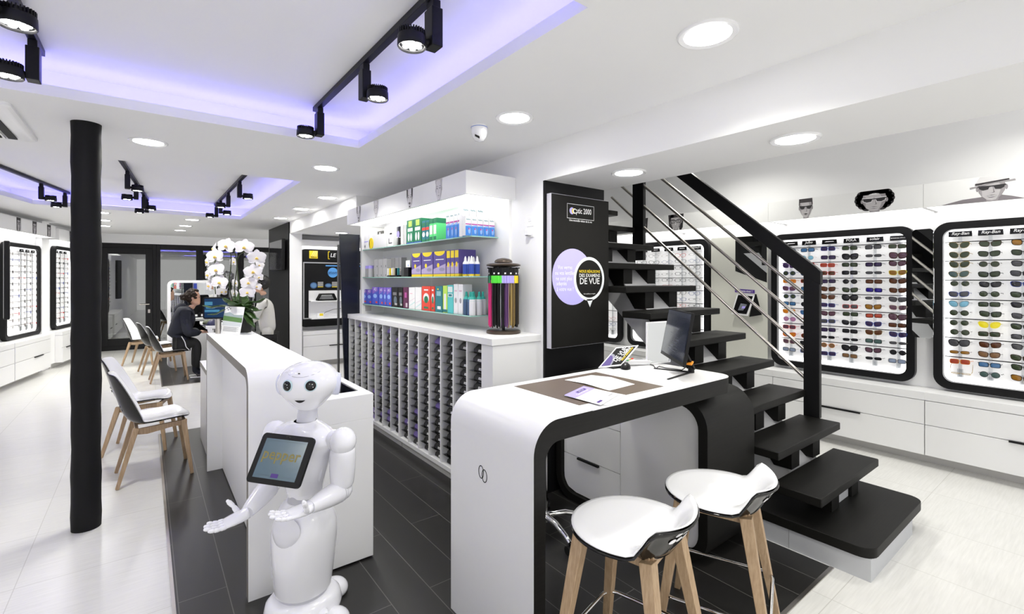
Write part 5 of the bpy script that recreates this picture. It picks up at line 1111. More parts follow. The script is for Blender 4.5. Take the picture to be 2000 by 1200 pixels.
g = G(); g.poly([(-.01, -.0225, .02), (.15, -.0225, .012), (.213, -.004, .215), (.045, -.004, .225)], (0, .001, 0)); q = g.obj('screen', BLKG, t)
g = G(); g.flat([(.05, -.0215, .05), (.13, -.0185, .05), (.15, -.013, .12), (.08, -.013, .13)], 0); g.flat([(.09, -.0195, .07), (.13, -.018, .075), (.135, -.015, .10), (.10, -.016, .10)], 1); g.obj('picture', [cm(.16,.17,.20), LILAC], q)
g = G(); g.poly([(.17, .0, -.02), (.30, .01, .01), (.245, .0, .24), (.225, 0, .235)], (0, .012, 0)); g.obj('stand', BLKM, t)
g = G(); g.poly([(.01, -.01, .255), (.235, -.01, .245), (.235, -.01, .285), (.01, -.01, .298)], (0, .004, 0)); q = g.obj('banner', VIOLET, t)
g = G(); g.text('Essayez-moi !', (.122, -.0105, .261), V((1, 0, -.045)).normalized(), Z, .032); g.obj('lettering', PRINT, q)
# ------------------------------------------------------------------ lens display in the alcove
ya = 9.28; t = thing('lens_display', 'black lens display board with yellow logo square, blue circle and niche, in the alcove', 'display', (2.233, ya, .71))
Wd, Hd = 1.5, 1.44
g = G(); g.poly(rrect(Wd, Hd, .10, n=8), (0, .05, 0)); g.obj('board', BLK, t, smooth=35)
def nx(a, b): p = aty(500+a/3.75, 420+b/3.75, ya); return p.x-2.233, p.z-.71
x0, z1 = nx(345, 345); _, zb = nx(345, 765)
g = G(); o_ = [(x0, -.004, zb), (1.42, -.004, zb), (1.42, -.004, z1), (x0, -.004, z1)]; i_ = [(x0+.02, -.004, zb+.02), (1.40, -.004, zb+.02), (1.40, -.004, z1-.02), (x0+.02, -.004, z1-.02)]; g.ring(o_, i_, (0, .006, 0)); g.obj('silver_border', mat('silver_border', (.55,.55,.56), .3, .4, noise=.02), t)
a, b = nx(390, 262), nx(452, 320); g = G(); g.flat([(a[0], -.002, b[1]), (b[0], -.002, b[1]), (b[0], -.002, a[1]), (a[0], -.002, a[1])]); w_ = b[0]-a[0]
for i in range(4): g.flat([(a[0]+w_*(.2+.2*i), -.003, b[1]+.04), (a[0]+w_*(.27+.2*i), -.003, b[1]+.04), (min(b[0], a[0]+w_*(.62+.2*i)), -.003, a[1]-.002), (min(b[0], a[0]+w_*(.52+.2*i)), -.003, a[1]-.002)], 1)
g.text('Nikon', (a[0]+w_/2, -.004, b[1]+.008), X, Z, .045, 2, 'CENTER', .2); g.obj('logo_square', [YEL, cm(.95,.85,.35), BLK], t)
g = G(); a, b = nx(527, 267), nx(540, 325); g.flat([(a[0], -.002, b[1]), (a[0]+.012, -.002, b[1]), (a[0]+.012, -.002, a[1]), (a[0], -.002, a[1])], 1); g.flat([(a[0], -.002, a[1]-.012), (b[0], -.002, a[1]-.012), (b[0], -.002, a[1]), (a[0], -.002, a[1])], 1); g.flat([(a[0], -.002, b[1]), (b[0], -.002, b[1]), (b[0], -.002, b[1]+.012), (a[0], -.002, b[1]+.012)], 1)
q = nx(543, 308); g.text('LE', (q[0], -.002, q[1]), X, Z, .10, 0, 'LEFT', .2); g.text('S', (q[0]+.145, -.002, q[1]), X, Z, .10, 1, 'LEFT', .2); g.obj('heading', [PRINT, YEL], t)
g = G(); a, b = nx(510, 368), nx(600, 378); g.flat([(a[0], -.002, b[1]), (1.38, -.002, b[1]), (1.38, -.002, a[1]), (a[0], -.002, a[1])], 0); q = nx(563, 423); g.disc((q[0], -.003, q[1]), X, Z, .095, 32, 0); g.text('stom', (q[0], -.004, q[1]-.03), X, Z, .09, 1, 'CENTER', .1)
for u in (422, 530): q = nx(u, 517); g.disc((q[0], -.003, q[1]), X, Z, .062, 28, 2, .058 if u < 500 else .04); g.disc((q[0], -.0035, q[1]), X, Z, .045, 28, 3, .04 if u < 500 else .025)
for u in (452, 556):
    for i in range(6): q = nx(u, 495+7*i); g.flat([(q[0], -.003, q[1]), (q[0]+.10, -.003, q[1]), (q[0]+.10, -.003, q[1]+.010), (q[0], -.003, q[1]+.010)], 5 if i >= 5 else 4)
g.obj('lens_graphics', [cm(.10,.34,.75), cm(.01,.05,.2), cm(.05,.12,.28), cm(.12,.25,.45), cm(.5,.5,.5), YEL], t)
a, b = nx(385, 555), nx(600, 750); g = G(); g.box(a[0], -.22, b[1], 1.38, .0, b[1]+.02); q0 = nx(385, 635); g.box(a[0], -.16, q0[1], 1.38, 0, q0[1]+.014); g.box(a[0], -.012, b[1]+.02, 1.38, -.002, a[1]); g.obj('niche_shelf', WHITE, t)
q = nx(505, 628); t2 = thing('lens_demo_frame', 'black open demonstration frame standing on the upper niche shelf of the lens display', 'demo frame', (2.233+q[0], ya-.09, .71+q0[1]+.0145))
g = G()
for y in (-.05, .04): g.bar((-.17, y, .012), (.17, y, .012), .012, .012); g.bar((-.17, y, .012), (-.11, y, .12), .012, .012); g.bar((.17, y, .012), (.12, y, .12), .012, .012)
g.bar((-.12, 0, .12), (.13, 0, .12), .05, .012, up=(0, 0, 1)); g.obj('frame', BLK, t2); G().box(-.10, -.03, .025, .10, .02, .10).obj('lens_block', ACRYL, t2)
q = nx(460, 735); t2 = thing('logo_card', 'small white card with a yellow square on the lower niche shelf', 'card', (2.233+q[0], ya-.12, .71+b[1]+.0205))
G().box(-.06, 0, 0, .06, .006, .085).obj('card', PRINT, t2); G().flat([(-.02, -.001, .03), (.045, -.001, .03), (.045, -.001, .075), (-.02, -.001, .075)]).obj('square', YEL, t2)
g = G(); g.tube([(2.233+q[0]+.02, ya-.08, .71+b[1]+.0245), (2.233+q[0]+.1, ya-.06, .71+b[1]+.11), (2.233+q[0]+.26, ya-.05, .71+b[1]+.16), (2.233+q[0]+.40, ya-.03, .71+b[1]+.17)], .004, 6); tag(g.obj('niche_cable', BLK, smooth=60), 'thin black cable arching inside the niche of the lens display', 'cable')
drawers((2.24, 9.08, 0), 0, 1.6, .33, .645, .37, .10, 'white drawer cabinet under the lens display in the alcove', 'white drawer cabinets', (.46, .75))
canopy((2.16, 9.0, 2.19), 0, 1.7, .11, .40, 'slim white lit canopy over the lens display in the alcove', [])
# wall television
t = thing('wall_television', 'dark flat television on the black wall, reflecting the ceiling', 'television', (1.90, 9.66, 1.756), RZR)
G().box(-.535, 0, 0, .535, .05, .555).obj('casing', BLK, t, bevel=.004); G().box(-.52, -.0015, .02, .52, .0, .54).obj('screen', mat('television_screen', (.02,.02,.022), .06, coat=.6, noise=.1), t)
G().box(-.15, .05, .15, .15, .085, .42).obj('wall_bracket', DGREY, t)
# ================================================================== THINGS ON THE TALL COUNTER
CH_ = 1.1475
oc = V((.638, 4.603, CH_)); t = thing('potted_orchid', 'white flowered orchid with two arching stems in a dark round pot on the tall counter', 'plant', oc)
O = lambda u, v, D: atd(u, v, D)-oc
g = G(); g.lathe([(.0, 0), (.078, 0), (.087, .06), (.090, .135), (.084, .136), (.081, .11), (.0, .11)], n=32, caps=False); g.obj('pot', mat('dark_pot', (.018,.017,.017), .55, noise=.2), t, smooth=40)
D0 = oc.x*SA+oc.y*CA
stem = mat('orchid_stem', (.035,.05,.018), .5, noise=.2)
def spl(pts, n=5):
    out = []
    for i in range(len(pts)-1):
        p0, p1, p2, p3 = pts[max(0, i-1)], pts[i], pts[i+1], pts[min(len(pts)-1, i+2)]
        for k in range(n):
            s = k/n; out.append(.5*((2*p1)+(-p0+p2)*s+(2*p0-5*p1+4*p2-p3)*s*s+(-p0+3*p1-3*p2+p3)*s**3))
    return out+[pts[-1]]
for st in ([(462,612,0),(448,560,-.02),(451,520,-.03),(450,494,-.04),(438,485,-.06),(424,494,-.07),(419,520,-.05),(419,548,-.05),(421,575,-.06)],
           [(470,612,0),(466,560,-.02),(463,520,-.02),(460,498,-.03),(455,489,-.05),(447,480,-.08)],
           [(474,612,0),(468,560,.02),(463,520,.0),(466,502,-.03),(474,494,-.06),(487,493,-.07),(497,510,-.06),(500,540,-.05),(492,566,-.06),(484,580,-.07)],
           [(466,612,.02),(458,565,.03),(462,530,.03),(464,500,.0)]):
    G().tube(spl([O(u, v, D0+d) for u, v, d in st]), .0042, 7).obj('stem', stem, t, smooth=60)
LEAF = mat('orchid_leaf', (.032,.075,.015), .32, noise=.35, nscale=8)
def strap(p, q, sag, w_, up=.05):
    p, q = V(p), V(q); d = (q-p); side = d.cross(Z).normalized(); g = G(); rows = []
    for i in range(13):
        s = i/12; c = p+d*s+Z*(up*math.sin(math.pi*min(1, s*1.3))-sag*s*s); ww = w_*max(.06, math.sin(math.pi*(.12+.86*s))**.6)
        rows.append([c-side*ww+Z*.35*ww, c-side*ww*.5+Z*.08*ww, c, c+side*ww*.5+Z*.08*ww, c+side*ww+Z*.35*ww])
    g.loft(rows, False, False, False); return g
c0 = V((0, 0, .12))
for u, v, d, sg, ww in ((396,597,-.05,.0,.030),(405,610,-.12,.02,.028),(517,583,-.05,.0,.036),(511,603,-.12,.01,.030),(505,617,-.16,.03,.026),(497,627,-.18,.05,.024),(437,583,-.14,.0,.040),(450,590,-.2,.0,.036),(478,580,.1,-.02,.036),(462,577,.14,-.02,.034),(487,590,-.1,.02,.036)):
    o = strap(c0+V((random.uniform(-.02,.02), random.uniform(-.02,.02), 0)), O(u, v, D0+d), sg, ww*1.35).obj('leaf', LEAF, t, smooth=70); m_ = o.modifiers.new('thick', 'SOLIDIFY'); m_.thickness = .003
PET = mat('orchid_petal', (.70,.68,.72), .55, noise=.02, nscale=30); PET.node_tree.nodes['Principled BSDF'].inputs['Subsurface Weight'].default_value = 0
LIPM = mat('orchid_lip', (.72,.50,.10), .5, noise=.3, nscale=80)
def petal(g, ang, ln, wd, cup, k=0):
    c, s = math.cos(R(ang)), math.sin(R(ang)); rows = []
    for i in range(7):
        q = i/6; ww = wd*math.sin(math.pi*min(1, (.10+.90*q)))**.55 if q < 1 else wd*.12
        rows.append([(c*ln*q-s*ww*j, -.004-cup*q*q*.6+cup*.35*abs(j)*q, s*ln*q+c*ww*j) for j in (-1, -.5, 0, .5, 1)])
    g.loft(rows, False, False, False, k)
fl = G(); 
for a in (90, 212, 328): petal(fl, a, .062, .023, -.010)
for a in (14, 166): petal(fl, a, .064, .036, .014)
fl_me = fl.mesh('flower', PET, 70)
lp = G(); lp.ell((0, -.012, -.006), .008, .012, .009, 10, 6); lp.ell((-.007, -.010, -.010), .004, .008, .005, 8, 5); lp.ell((.007, -.010, -.010), .004, .008, .005, 8, 5); lp_me = lp.mesh('lip', LIPM, 60)
fq = random.Random(8)
for a, b, sc, yaw, d in ((255,125,1.0,-6,-.10),(465,140,1.05,8,-.10),(115,160,.85,-55,-.02),(125,245,1.0,-10,-.12),(610,262,1.0,14,-.12),(38,312,.8,-50,-.03),(632,350,.65,45,-.03),(140,405,1.0,-12,-.12),(568,428,1.0,10,-.13),(45,465,.8,-45,-.05),(628,492,.6,48,-.04),(180,552,.95,-8,-.13),(515,556,.9,6,-.14),(605,600,.6,40,-.05),(58,592,.8,-45,-.05),(500,668,.85,12,-.15),(195,660,.6,40,-.08),(262,660,.6,-60,-.06),(330,310,.6,70,.06),(350,560,.6,75,.07),(340,680,.6,70,.08)):
    p = O(400+a/6, 460+b/6, D0+d)
    f = bpy.data.objects.new('flower', fl_me); COL.objects.link(f); f.parent = t; f.location = p
    f.rotation_euler = Euler((R(-8+fq.uniform(-6, 6)), R(fq.uniform(-12, 12)), -YAW*.75+R(yaw)), 'XYZ'); f.scale = (sc*1.14,)*3
    l = bpy.data.objects.new('lip', lp_me); COL.objects.link(l); l.parent = f
# leaflet stand and cup
A, B = atz(430.5, 651.5, CH_), atz(467.5, 655, CH_)
xd = (B-A).normalized(); nn = V((xd.y, -xd.x, 0)); rz = math.atan2(xd.y, xd.x)
t = thing('leaflet_stand', 'tilted white leaflet stand with a green landscape, before the orchid pot', 'leaflet', A, rz)
w_ = (B-A).length; hh = .225; lean = V((.055, .085, 0)); 
def q_(a, b, k=0): return V((w_*a, -.0006*k, 0))+(V((.040, .018, hh))*b)
g = G(); g.poly([q_(0, 0), q_(1, 0), q_(1, 1), q_(0, 1)], (0, .004, 0)); g.poly([q_(0, .0), q_(1, .0), V((w_, .12, 0)), V((0, .12, 0))], (0, 0, .003)); g.obj('holder', PRINT, t)
g = G(); g.flat([q_(.0, .48, 1), q_(1, .44, 1), q_(1, .60, 1), q_(.0, .66, 1)], 0); g.flat([q_(.0, .66, 1), q_(1, .60, 1), q_(1, .72, 1), q_(.55, .70, 1), q_(.3, .80, 1), q_(0, .74, 1)], 1); g.flat([q_(0, .30, 1), q_(1, .30, 1), q_(1, .44, 1), q_(0, .48, 1)], 2)
for i in range(6): g.flat([q_(.1, .25-.03*i, 1), q_(.9-.1*(i % 2), .25-.03*i, 1), q_(.9-.1*(i % 2), .262-.03*i, 1), q_(.1, .262-.03*i, 1)], 3)
for x, z in ((.12, .93), (.22, .97), (.30, .92), (.20, .88)): g.disc(q_(x, z, 2), X, V((.2,.3,1)).normalized(), .010, 10, 3, .006)
for i in range(3): g.flat([q_(.5, .90-.05*i, 1), q_(.92, .90-.05*i, 1), q_(.92, .915-.05*i, 1), q_(.5, .915-.05*i, 1)], 2)
g.obj('picture', [cm(.10,.22,.06), cm(.35,.42,.42), cm(.62,.65,.68), cm(.25,.25,.27)], t)
p = atz(430, 648, CH_); p = V((.475, 4.62, CH_)); tag(G().lathe([(.020, 0), (.024, .12), (.0225, .12), (.019, .004), (0, .004)], n=20, caps=False).obj('metal_cup', STEEL, loc=p, smooth=50), 'narrow grey metal cup at the counter corner beside the leaflet stand', 'cup')
# ================================================================== FAR SERVICE DESK
t = thing('service_desk', 'white edged dark desk the person in the navy jacket sits at', 'desk', (0, 0, 0))
fx0, fx1, fy0, fy1, fz = .76, 1.40, 9.02, 10.15, .84
g = G(); g.box(fx0, fy0, fz-.045, fx1, fy1, fz); g.poly([(fx0+.02, fy0, fz-.045), (fx0+.09, fy0, fz-.045), (fx0+.22, fy0, .02), (fx0+.16, fy0, .02)], (0, .05, 0)); g.obj('top', LAM, t, bevel=.004)
G().box(fx0+.12, fy0+.03, .02, fx1-.02, fy0+.06, fz-.045).obj('front_panel', BLKM, t); G().box(fx1-.06, fy0+.06, .02, fx1-.02, fy1, fz-.045).obj('side_panel', BLKM, t)
p = V((.985, 9.78, fz)); t = thing('service_monitor', 'black monitor with a blue screen on the far service desk', 'monitor', p, R(-22))
g = G(); g.poly(rrect(.42, .38, .04, -.21, .06, -.02), (0, .04, 0)); g.obj('casing', BLK, t, bevel=.006); g = G(); g.cyl((0, .02, 0), (0, .02, .1), .03); g.lathe([(.1, 0), (.1, .012), (.04, .02)], (0, .02, 0), 24); g.obj('stand', BLK, t, smooth=40)
SCB = mat('blue_screen', (.003,.012,.035), .3, emit=.2, ecol=(.006,.04,.12)); SCL = mat('pale_screen_window', (.03,.10,.17), .3, emit=.25, ecol=(.06,.22,.36))
g = G(); g.box(-.185, -.0215, .085, .185, -.0205, .415, 0); g.box(-.18, -.0225, .30, -.06, -.0218, .36, 1); g.box(-.18, -.0225, .18, .05, -.0218, .22, 1); g.box(-.16, -.0225, .24, -.02, -.0218, .28, 1); g.obj('screen', [SCB, SCL], t)
p = V((.87, 9.17, fz)); t = thing('cap', 'navy cap with a red panel lying on the far service desk', 'cap', p, R(160))
g = G(); g.ell((0, 0, .0), .085, .10, .10, 20, 12); o = g.obj('crown', cm(.02,.02,.07), t, smooth=70)
for v_ in o.data.vertices: v_.co.z = max(.002, v_.co.z)
g = G(); g.poly([(.05, -.07, 0), (.13, -.07, 0), (.17, -.03, 0), (.17, .03, 0), (.13, .07, 0), (.05, .07, 0)], (0, 0, .008)); g.obj('visor', cm(.02,.02,.07), t); g = G(); g.ell((-.05, -.04, .03), .045, .06, .055, 12, 8); g.obj('red_panel', cm(.6,.03,.06), t, smooth=60)
t = thing('scarf', 'crumpled grey green scarf beside the cap on the far service desk', 'scarf', (.82, 9.36, fz))
g = G(); g.ell((0, 0, .03), .08, .10, .05, 18, 10); g.ell((.03, .07, .03), .06, .07, .04, 16, 8); o = g.obj('cloth', mat('grey_green_cloth', (.16,.18,.13), .9, noise=.3, nscale=20), t, smooth=70)
for v_ in o.data.vertices: v_.co += V((random.uniform(-.006,.006),)*3); v_.co.z = max(.001, v_.co.z)
mx0, mx1 = aty(327.5, 545, 10.45).x, aty(425, 545, 10.45).x
t = thing('standing_mirror', 'wide white framed mirror panel with rounded top behind the seated person', 'mirror', (mx0, 10.45, .003), R(6))
w_ = mx1-mx0
g = G(); g.ring(rrect(w_, 1.57, .09, n=8), rrect(w_-.09, .92, .05, .045, .605, 0, 8), (0, .06, 0)); g.obj('frame', WHITE, t, smooth=35)
g = G(); g.poly(rrect(w_-.086, .924, .05, .043, .603, .02, 8), (0, .01, 0)); g.obj('glass', MIRROR, t)
# ================================================================== PEOPLE
def skin(name, pts, edges, m, parent, sub=2, root=0):
    """one continuous surface grown round connected joints; pts = [(position, radius)]"""
    me = bpy.data.meshes.new(name); me.from_pydata([tuple(p) for p, r in pts], edges, []); me.materials.append(m)
    o = bpy.data.objects.new(name, me); COL.objects.link(o); o.parent = parent
    sk = o.modifiers.new('skin', 'SKIN'); sk.use_smooth_shade = True
    if not me.skin_vertices: me.attributes
    for i, (p, r) in enumerate(pts):
        d = me.skin_vertices[0].data[i]; d.radius = r if isinstance(r, tuple) else (r, r); d.use_root = (i == root)
    s = o.modifiers.new('smooth', 'SUBSURF'); s.levels = sub; s.render_levels = sub
    return o
HAIRB = mat('brown_hair', (.020,.010,.006), .6, spec=.3, noise=.25, nscale=60, bump=.6); HAIRK = mat('black_hair', (.008,.007,.007), .5, noise=.3, nscale=60, bump=.5)
JACK = mat('navy_jacket', (.006,.008,.018), .75, noise=.25, nscale=14, bump=.5); TROU = mat('black_trousers', (.008,.008,.009), .8, noise=.2)
SHIRT = mat('white_shirt', (.60,.59,.56), .7, noise=.04, nscale=12, bump=.4)
def head(parent, c, fwd, hair, tilt=0, name='head'):
    """head with nose, lips, ears and eyes; c = centre, fwd = unit facing direction"""
    f = V(fwd).normalized(); s = Z.cross(f).normalized(); u = Z
    g = G(); rings = []; n = 24
    prof = [(-.20, .050, .050, -.035), (-.16, .047, .047, -.025), (-.125, .050, .045, -.005), (-.118, .05, .045, .045), (-.09, .066, .062, .02), (-.05, .078, .070, .008), (0, .090, .075, 0), (.04, .096, .077, -.004), (.075, .090, .070, -.008), (.10, .070, .055, -.01), (.118, .040, .032, -.01), (.124, .008, .008, -.01)]
    for z, a, b, off in prof:
        ring = []
        for j in range(n):
            t_ = 2*math.pi*j/n; x = a*math.cos(t_); y = b*math.sin(t_); fr = math.cos(t_)
            if fr > 0: x = x*(1-.06*abs(math.sin(t_)))
            if fr > .93 and -.06 < z < .02: x += .016*(1-abs(z+.035)/.06)      # nose
            if fr > .85 and -.09 <= z <= -.085: x += .006
            ring.append(c+f*(x+off)+s*y+u*z)
        rings.append(ring)
    g.loft(rings); h = g.obj(name, SKIN, parent, smooth=80, sub=1)
    e = G()
    for k in (-1, 1): e.ell(c+f*.083+s*.030*k+u*.008, .007, .010, .006, 10, 6)
    e.obj('eyes', BLKG, h, smooth=60)
    e = G(); e.ell(c+f*.092-u*.073, .008, .020, .006, 10, 6); e.obj('lips', mat('lips', (.45,.16,.14), .5, noise=.05), h, smooth=60)
    e = G()
    for k in (-1, 1): e.ell(c-f*.005+s*.075*k-u*.01, .018, .008, .030, 10, 8)
    e.obj('ears', SKIN, h, smooth=60)
    return h
def hand(parent, w_, fwd, side, up, L=.17, m=SKIN, r=.0085, curl=.35, thumb=1):
    """palm, four unequal curled fingers and a thumb from the palm's side; w_ = wrist"""
    w_, f, s, u = V(w_), V(fwd).normalized(), V(side).normalized(), V(up).normalized(); k = L/.17
    pts = [(w_, .022*k), (w_+f*.045*k, (.030*k, .016*k)), (w_+f*.085*k, (.034*k, .014*k))]; ed = [(0, 1), (1, 2)]
    for i, (o, ln) in enumerate(((-.027, .066), (-.009, .076), (.009, .070), (.027, .055))):
        b = len(pts); base = w_+f*.085*k+s*o*k
        p1 = base+f*ln*.42*k-u*curl*.012*k; p2 = p1+f*ln*.33*k-u*curl*.028*k; p3 = p2+f*ln*.25*k-u*curl*.032*k
        pts += [(base, r*k*1.1), (p1, r*k), (p2, r*k*.92), (p3, r*k*.75)]; ed += [(2, b), (b, b+1), (b+1, b+2), (b+2, b+3)]
    b = len(pts); q = w_+f*.035*k+s*.030*k*thumb; pts += [(q, r*1.4*k), (q+f*.03*k+s*.028*k*thumb-u*.006*k, r*1.15*k), (q+f*.055*k+s*.040*k*thumb-u*.012*k, r*.9*k)]; ed += [(1, b), (b, b+1), (b+1, b+2)]
    return skin('hand', pts, ed, m, parent, 1)
# seated person in the navy jacket, side on
t = thing('person', 'seated person in a navy hooded jacket and black trousers, hands on the desk edge', 'person', (.40, 9.29, .003))
o0 = V((.40, 9.29, .003)); q = lambda u, v, dy=0: aty(u, v, 9.29)+V((0, dy, 0))-o0
hd = q(377.5, 581); nk = q(368, 597); ch = q(361, 625); pl_ = q(351, 667); sh = q(360, 606)
kn = V((.26, 0, .56)); an = V((.24, 0, .10))
body = [(pl_, .12), (q(353, 650), .11), (ch, .12), (nk+V((-.02, 0, -.06)), .07), (nk-Z*.02, .05)]
ed = [(0, 1), (1, 2), (2, 3), (3, 4)]
for k in (-1, 1):
    b = len(body); dy = V((0, k*.10, 0)); body += [(pl_+dy+V((.05, 0, -.02)), .075), (kn+dy*.9, .05), (an+dy*.9+V((.02*k, 0, 0)), .042), (an+dy*.9+V((.12, 0, -.06)), .035)]; ed += [(0, b), (b, b+1), (b+1, b+2), (b+2, b+3)]
    b = len(body); sy = V((0, k*.19, 0)); el = q(366, 650)+sy*1.1; wr = q(392, 648)+sy*.6; body += [(sh+sy*.85, .05), (el, .034), (wr, .028)]; ed += [(3, b), (b, b+1), (b+1, b+2)]
skin('body', body, ed, JACK, t)
head(t, hd, (1, -.12, -.06), HAIRB)
jk = [(pl_+V((.0, 0, -.02)), .20), (q(352, 655), .195), (ch, .185), (nk+V((-.02, 0, -.07)), .12), (nk+V((-.015, 0, -.01)), .085)]; je = [(0, 1), (1, 2), (2, 3), (3, 4)]
for k in (-1, 1):
    sy = V((0, k*.19, 0)); el = q(366, 650)+sy*1.1; wr = q(390, 648)+sy*.6; b = len(jk); jk += [(sh+sy*.9, .095), (sh.lerp(el, .5)+sy*.1+V((-.01, 0, 0)), .088), (el, .080), (el.lerp(wr, .55), .065), (wr, .050)]; je += [(3, b), (b, b+1), (b+1, b+2), (b+2, b+3), (b+3, b+4)]
jk += [(pl_+V((.16, .07, .0)), .13), (pl_+V((.16, -.07, .0)), .13)]; je += [(0, len(jk)-2), (0, len(jk)-1)]
j = skin('jacket', jk, je, JACK, t)
hp = [(nk+V((-.02, 0, .015)), .075), (nk+V((-.10, 0, -.04)), .10), (nk+V((-.15, 0, -.13)), .085)]; skin('hood', hp, [(0, 1), (1, 2)], JACK, j)
g = G(); g.tube(spl([q(353, 655, -.20), q(359, 665, -.215), q(362, 675, -.215), q(368, 681, -.21)]), .006, 6); g.obj('drawstring', PRINT, j, smooth=60)
tr = []; te = []
for k in (-1, 1): b = len(tr); dy = V((0, k*.10, 0)); tr += [(pl_+dy+V((.02, 0, -.03)), .115), (kn+dy*.9, .080), (an+dy*.9+V((0, 0, .12)), .058), (an+dy*.9+V((0, 0, .05)), .055)]; te += [(b, b+1), (b+1, b+2), (b+2, b+3)]
tr.append((pl_+V((0, 0, -.02)), .12)); te += [(8, 0), (8, 4)]; skin('trousers', tr, te, TROU, t, root=8)
for k in (-1, 1):
    dy = V((0, k*.09, 0)); a_ = an+dy; sh_ = skin('shoe', [(a_+V((-.03, 0, -.055)), .042), (a_+V((.06, 0, -.06)), .042), (a_+V((.16, 0, -.068)), .034), (a_+V((0, 0, -.02)), .046)], [(0, 1), (1, 2), (0, 3)], mat('grey_sneaker', (.10,.09,.10), .7, noise=.2), t)
    g = G(); g.box(a_.x-.08, a_.y-.042, -.0, a_.x+.20, a_.y+.042, .022); g.obj('sole', PRINT, sh_, bevel=.01)
    wr = q(392, 648)+V((0, k*.114, 0)); hand(t, wr, (1, -.2*k, -.1), (0, -k, 0), (0, 0, 1), .16, curl=.6, thumb=1)
g = G(); hr = random.Random(4); g.ell(hd+V((-.026, 0, .018)), .098, .080, .112, 20, 14)
for i in range(46):
    a = hr.uniform(0, 2*math.pi); e = hr.uniform(-.25, 1.45); d = V((math.cos(a)*math.cos(e), math.sin(a)*math.cos(e), math.sin(e)))
    if d.x > .45 and d.z < .75: continue
    p = hd+V((-.012+d.x*.098, d.y*.078, .012+d.z*.112)); r = hr.uniform(.024, .036); g.ell(p, r, r, r*.8, 8, 6)
for i in range(10): d = V((hr.uniform(-1, 1), hr.uniform(-1, 1), hr.uniform(-1, 1))); g.ell(hd+V((-.135, 0, .0))+d*.028, .030, .030, .028, 8, 6)
g.obj('hair', HAIRB, t, smooth=80)
# standing assistant in the white shirt behind the orchid
mo = V((1.62, 8.88, .003)); t = thing('person', 'standing person in a white shirt leaning over the desk, half hidden by the orchid', 'person', mo)
q = lambda u, v, dx=0, dy=0: atd(u, v, mo.x*SA+mo.y*CA)+V((dx, dy, 0))-mo
rt = V((CA, -SA, 0)); fw = V((-.95, .3, 0)).normalized(); sd = Z.cross(fw)
hd = q(511, 555); nk = q(515, 584); ch = q(519, 606); pl_ = q(524, 655)
body = [(pl_, .11), (q(522, 632), .10), (ch, .11), (nk+V((.0, 0, -.05)), .065), (nk-Z*.03, .045)]; ed = [(0, 1), (1, 2), (2, 3), (3, 4)]
arms = []
for k in (-1, 1):
    b = len(body); h_ = pl_+sd*.10*k; body += [(h_-Z*.06, .075), (h_*.6+V((0, 0, .46-h_.z*.6))+sd*.02*k, .05), (V((h_.x*.4, h_.y*.4, .09)), .042), (V((h_.x*.4, h_.y*.4, .05))+fw*.12, .036)]; ed += [(0, b), (b, b+1), (b+1, b+2), (b+2, b+3)]
    b = len(body); s_ = nk-Z*.07+sd*.19*k; el = s_-Z*.28+fw*.12; wr = el+fw*.22-Z*.02; arms.append((s_, el, wr)); body += [(s_, .05), (el, .034), (wr, .028)]; ed += [(3, b), (b, b+1), (b+1, b+2)]
skin('body', body, ed, SHIRT, t); head(t, hd, fw*.95+V((0, 0, -.25)), HAIRK)
sh = [(pl_+Z*.02, .135), (q(522, 632), .135), (ch, .145), (nk-Z*.06, .085), (nk-Z*.025, .055)]; se = [(0, 1), (1, 2), (2, 3), (3, 4)]
for k, (a, b_, c) in zip((-1, 1), arms): b = len(sh); sh += [(a, .070), (a.lerp(b_, .5), .064), (b_, .056), (c, .042)]; se += [(3, b), (b, b+1), (b+1, b+2), (b+2, b+3)]; hand(t, c, fw, sd*-k, Z, .18, curl=.5, thumb=1)
skin('shirt', sh, se, SHIRT, t)
tr = [(pl_-Z*.02, .15)]; te = []
for k in (-1, 1): h_ = pl_+sd*.10*k; b = len(tr); tr += [(h_-Z*.08, .105), (h_*.6+V((0, 0, .46-h_.z*.6))+sd*.02*k, .078), (V((h_.x*.4, h_.y*.4, .08)), .060)]; te += [(0, b), (b, b+1), (b+1, b+2)]
skin('trousers', tr, te, TROU, t)
for k in (-1, 1): h_ = pl_+sd*.10*k; a_ = V((h_.x*.4, h_.y*.4, 0)); skin('shoe', [(a_-fw*.05+Z*.035, .038), (a_+fw*.08+Z*.034, .038), (a_+fw*.18+Z*.028, .028)], [(0, 1), (1, 2)], BLK, t)
g = G(); g.ell(hd-fw*.034+Z*.026, .100, .090, .122, 20, 14)
for i in range(70):
    a = hr.uniform(0, 2*math.pi); e = hr.uniform(-.5, 1.5); d = V((math.cos(a)*math.cos(e), math.sin(a)*math.cos(e), math.sin(e)))
    if d.dot(fw) > .35 and d.z < .8: continue
    p = hd+V((d.x*.092, d.y*.085, .014+d.z*.115)); g.ell(p, .030, .030, .026, 8, 6)
g.obj('hair', HAIRK, t, smooth=80)
# office chair seen through the glazed door
t = thing('office_chair', 'dark swivel chair with chrome base in the office behind the glazed door', 'chair', (.30, 14.9, .004), R(150))
G().cyl((0, 0, .08), (0, 0, .45), .025).obj('gas_column', CHROME, t, smooth=40)
for i in range(5): a = R(72*i+10); d = V((math.cos(a), math.sin(a), 0)); G().tube([d*.03+Z*.10, d*.3+Z*.05], [.02, .015], 8).obj('leg', CHROME, t, smooth=40)
G().box(-.23, -.23, .45, .23, .22, .52).obj('seat', BLKM, t, bevel=.03, seg=3); G().box(-.22, .20, .55, .22, .25, 1.05).obj('backrest', BLKM, t, bevel=.03, seg=3)
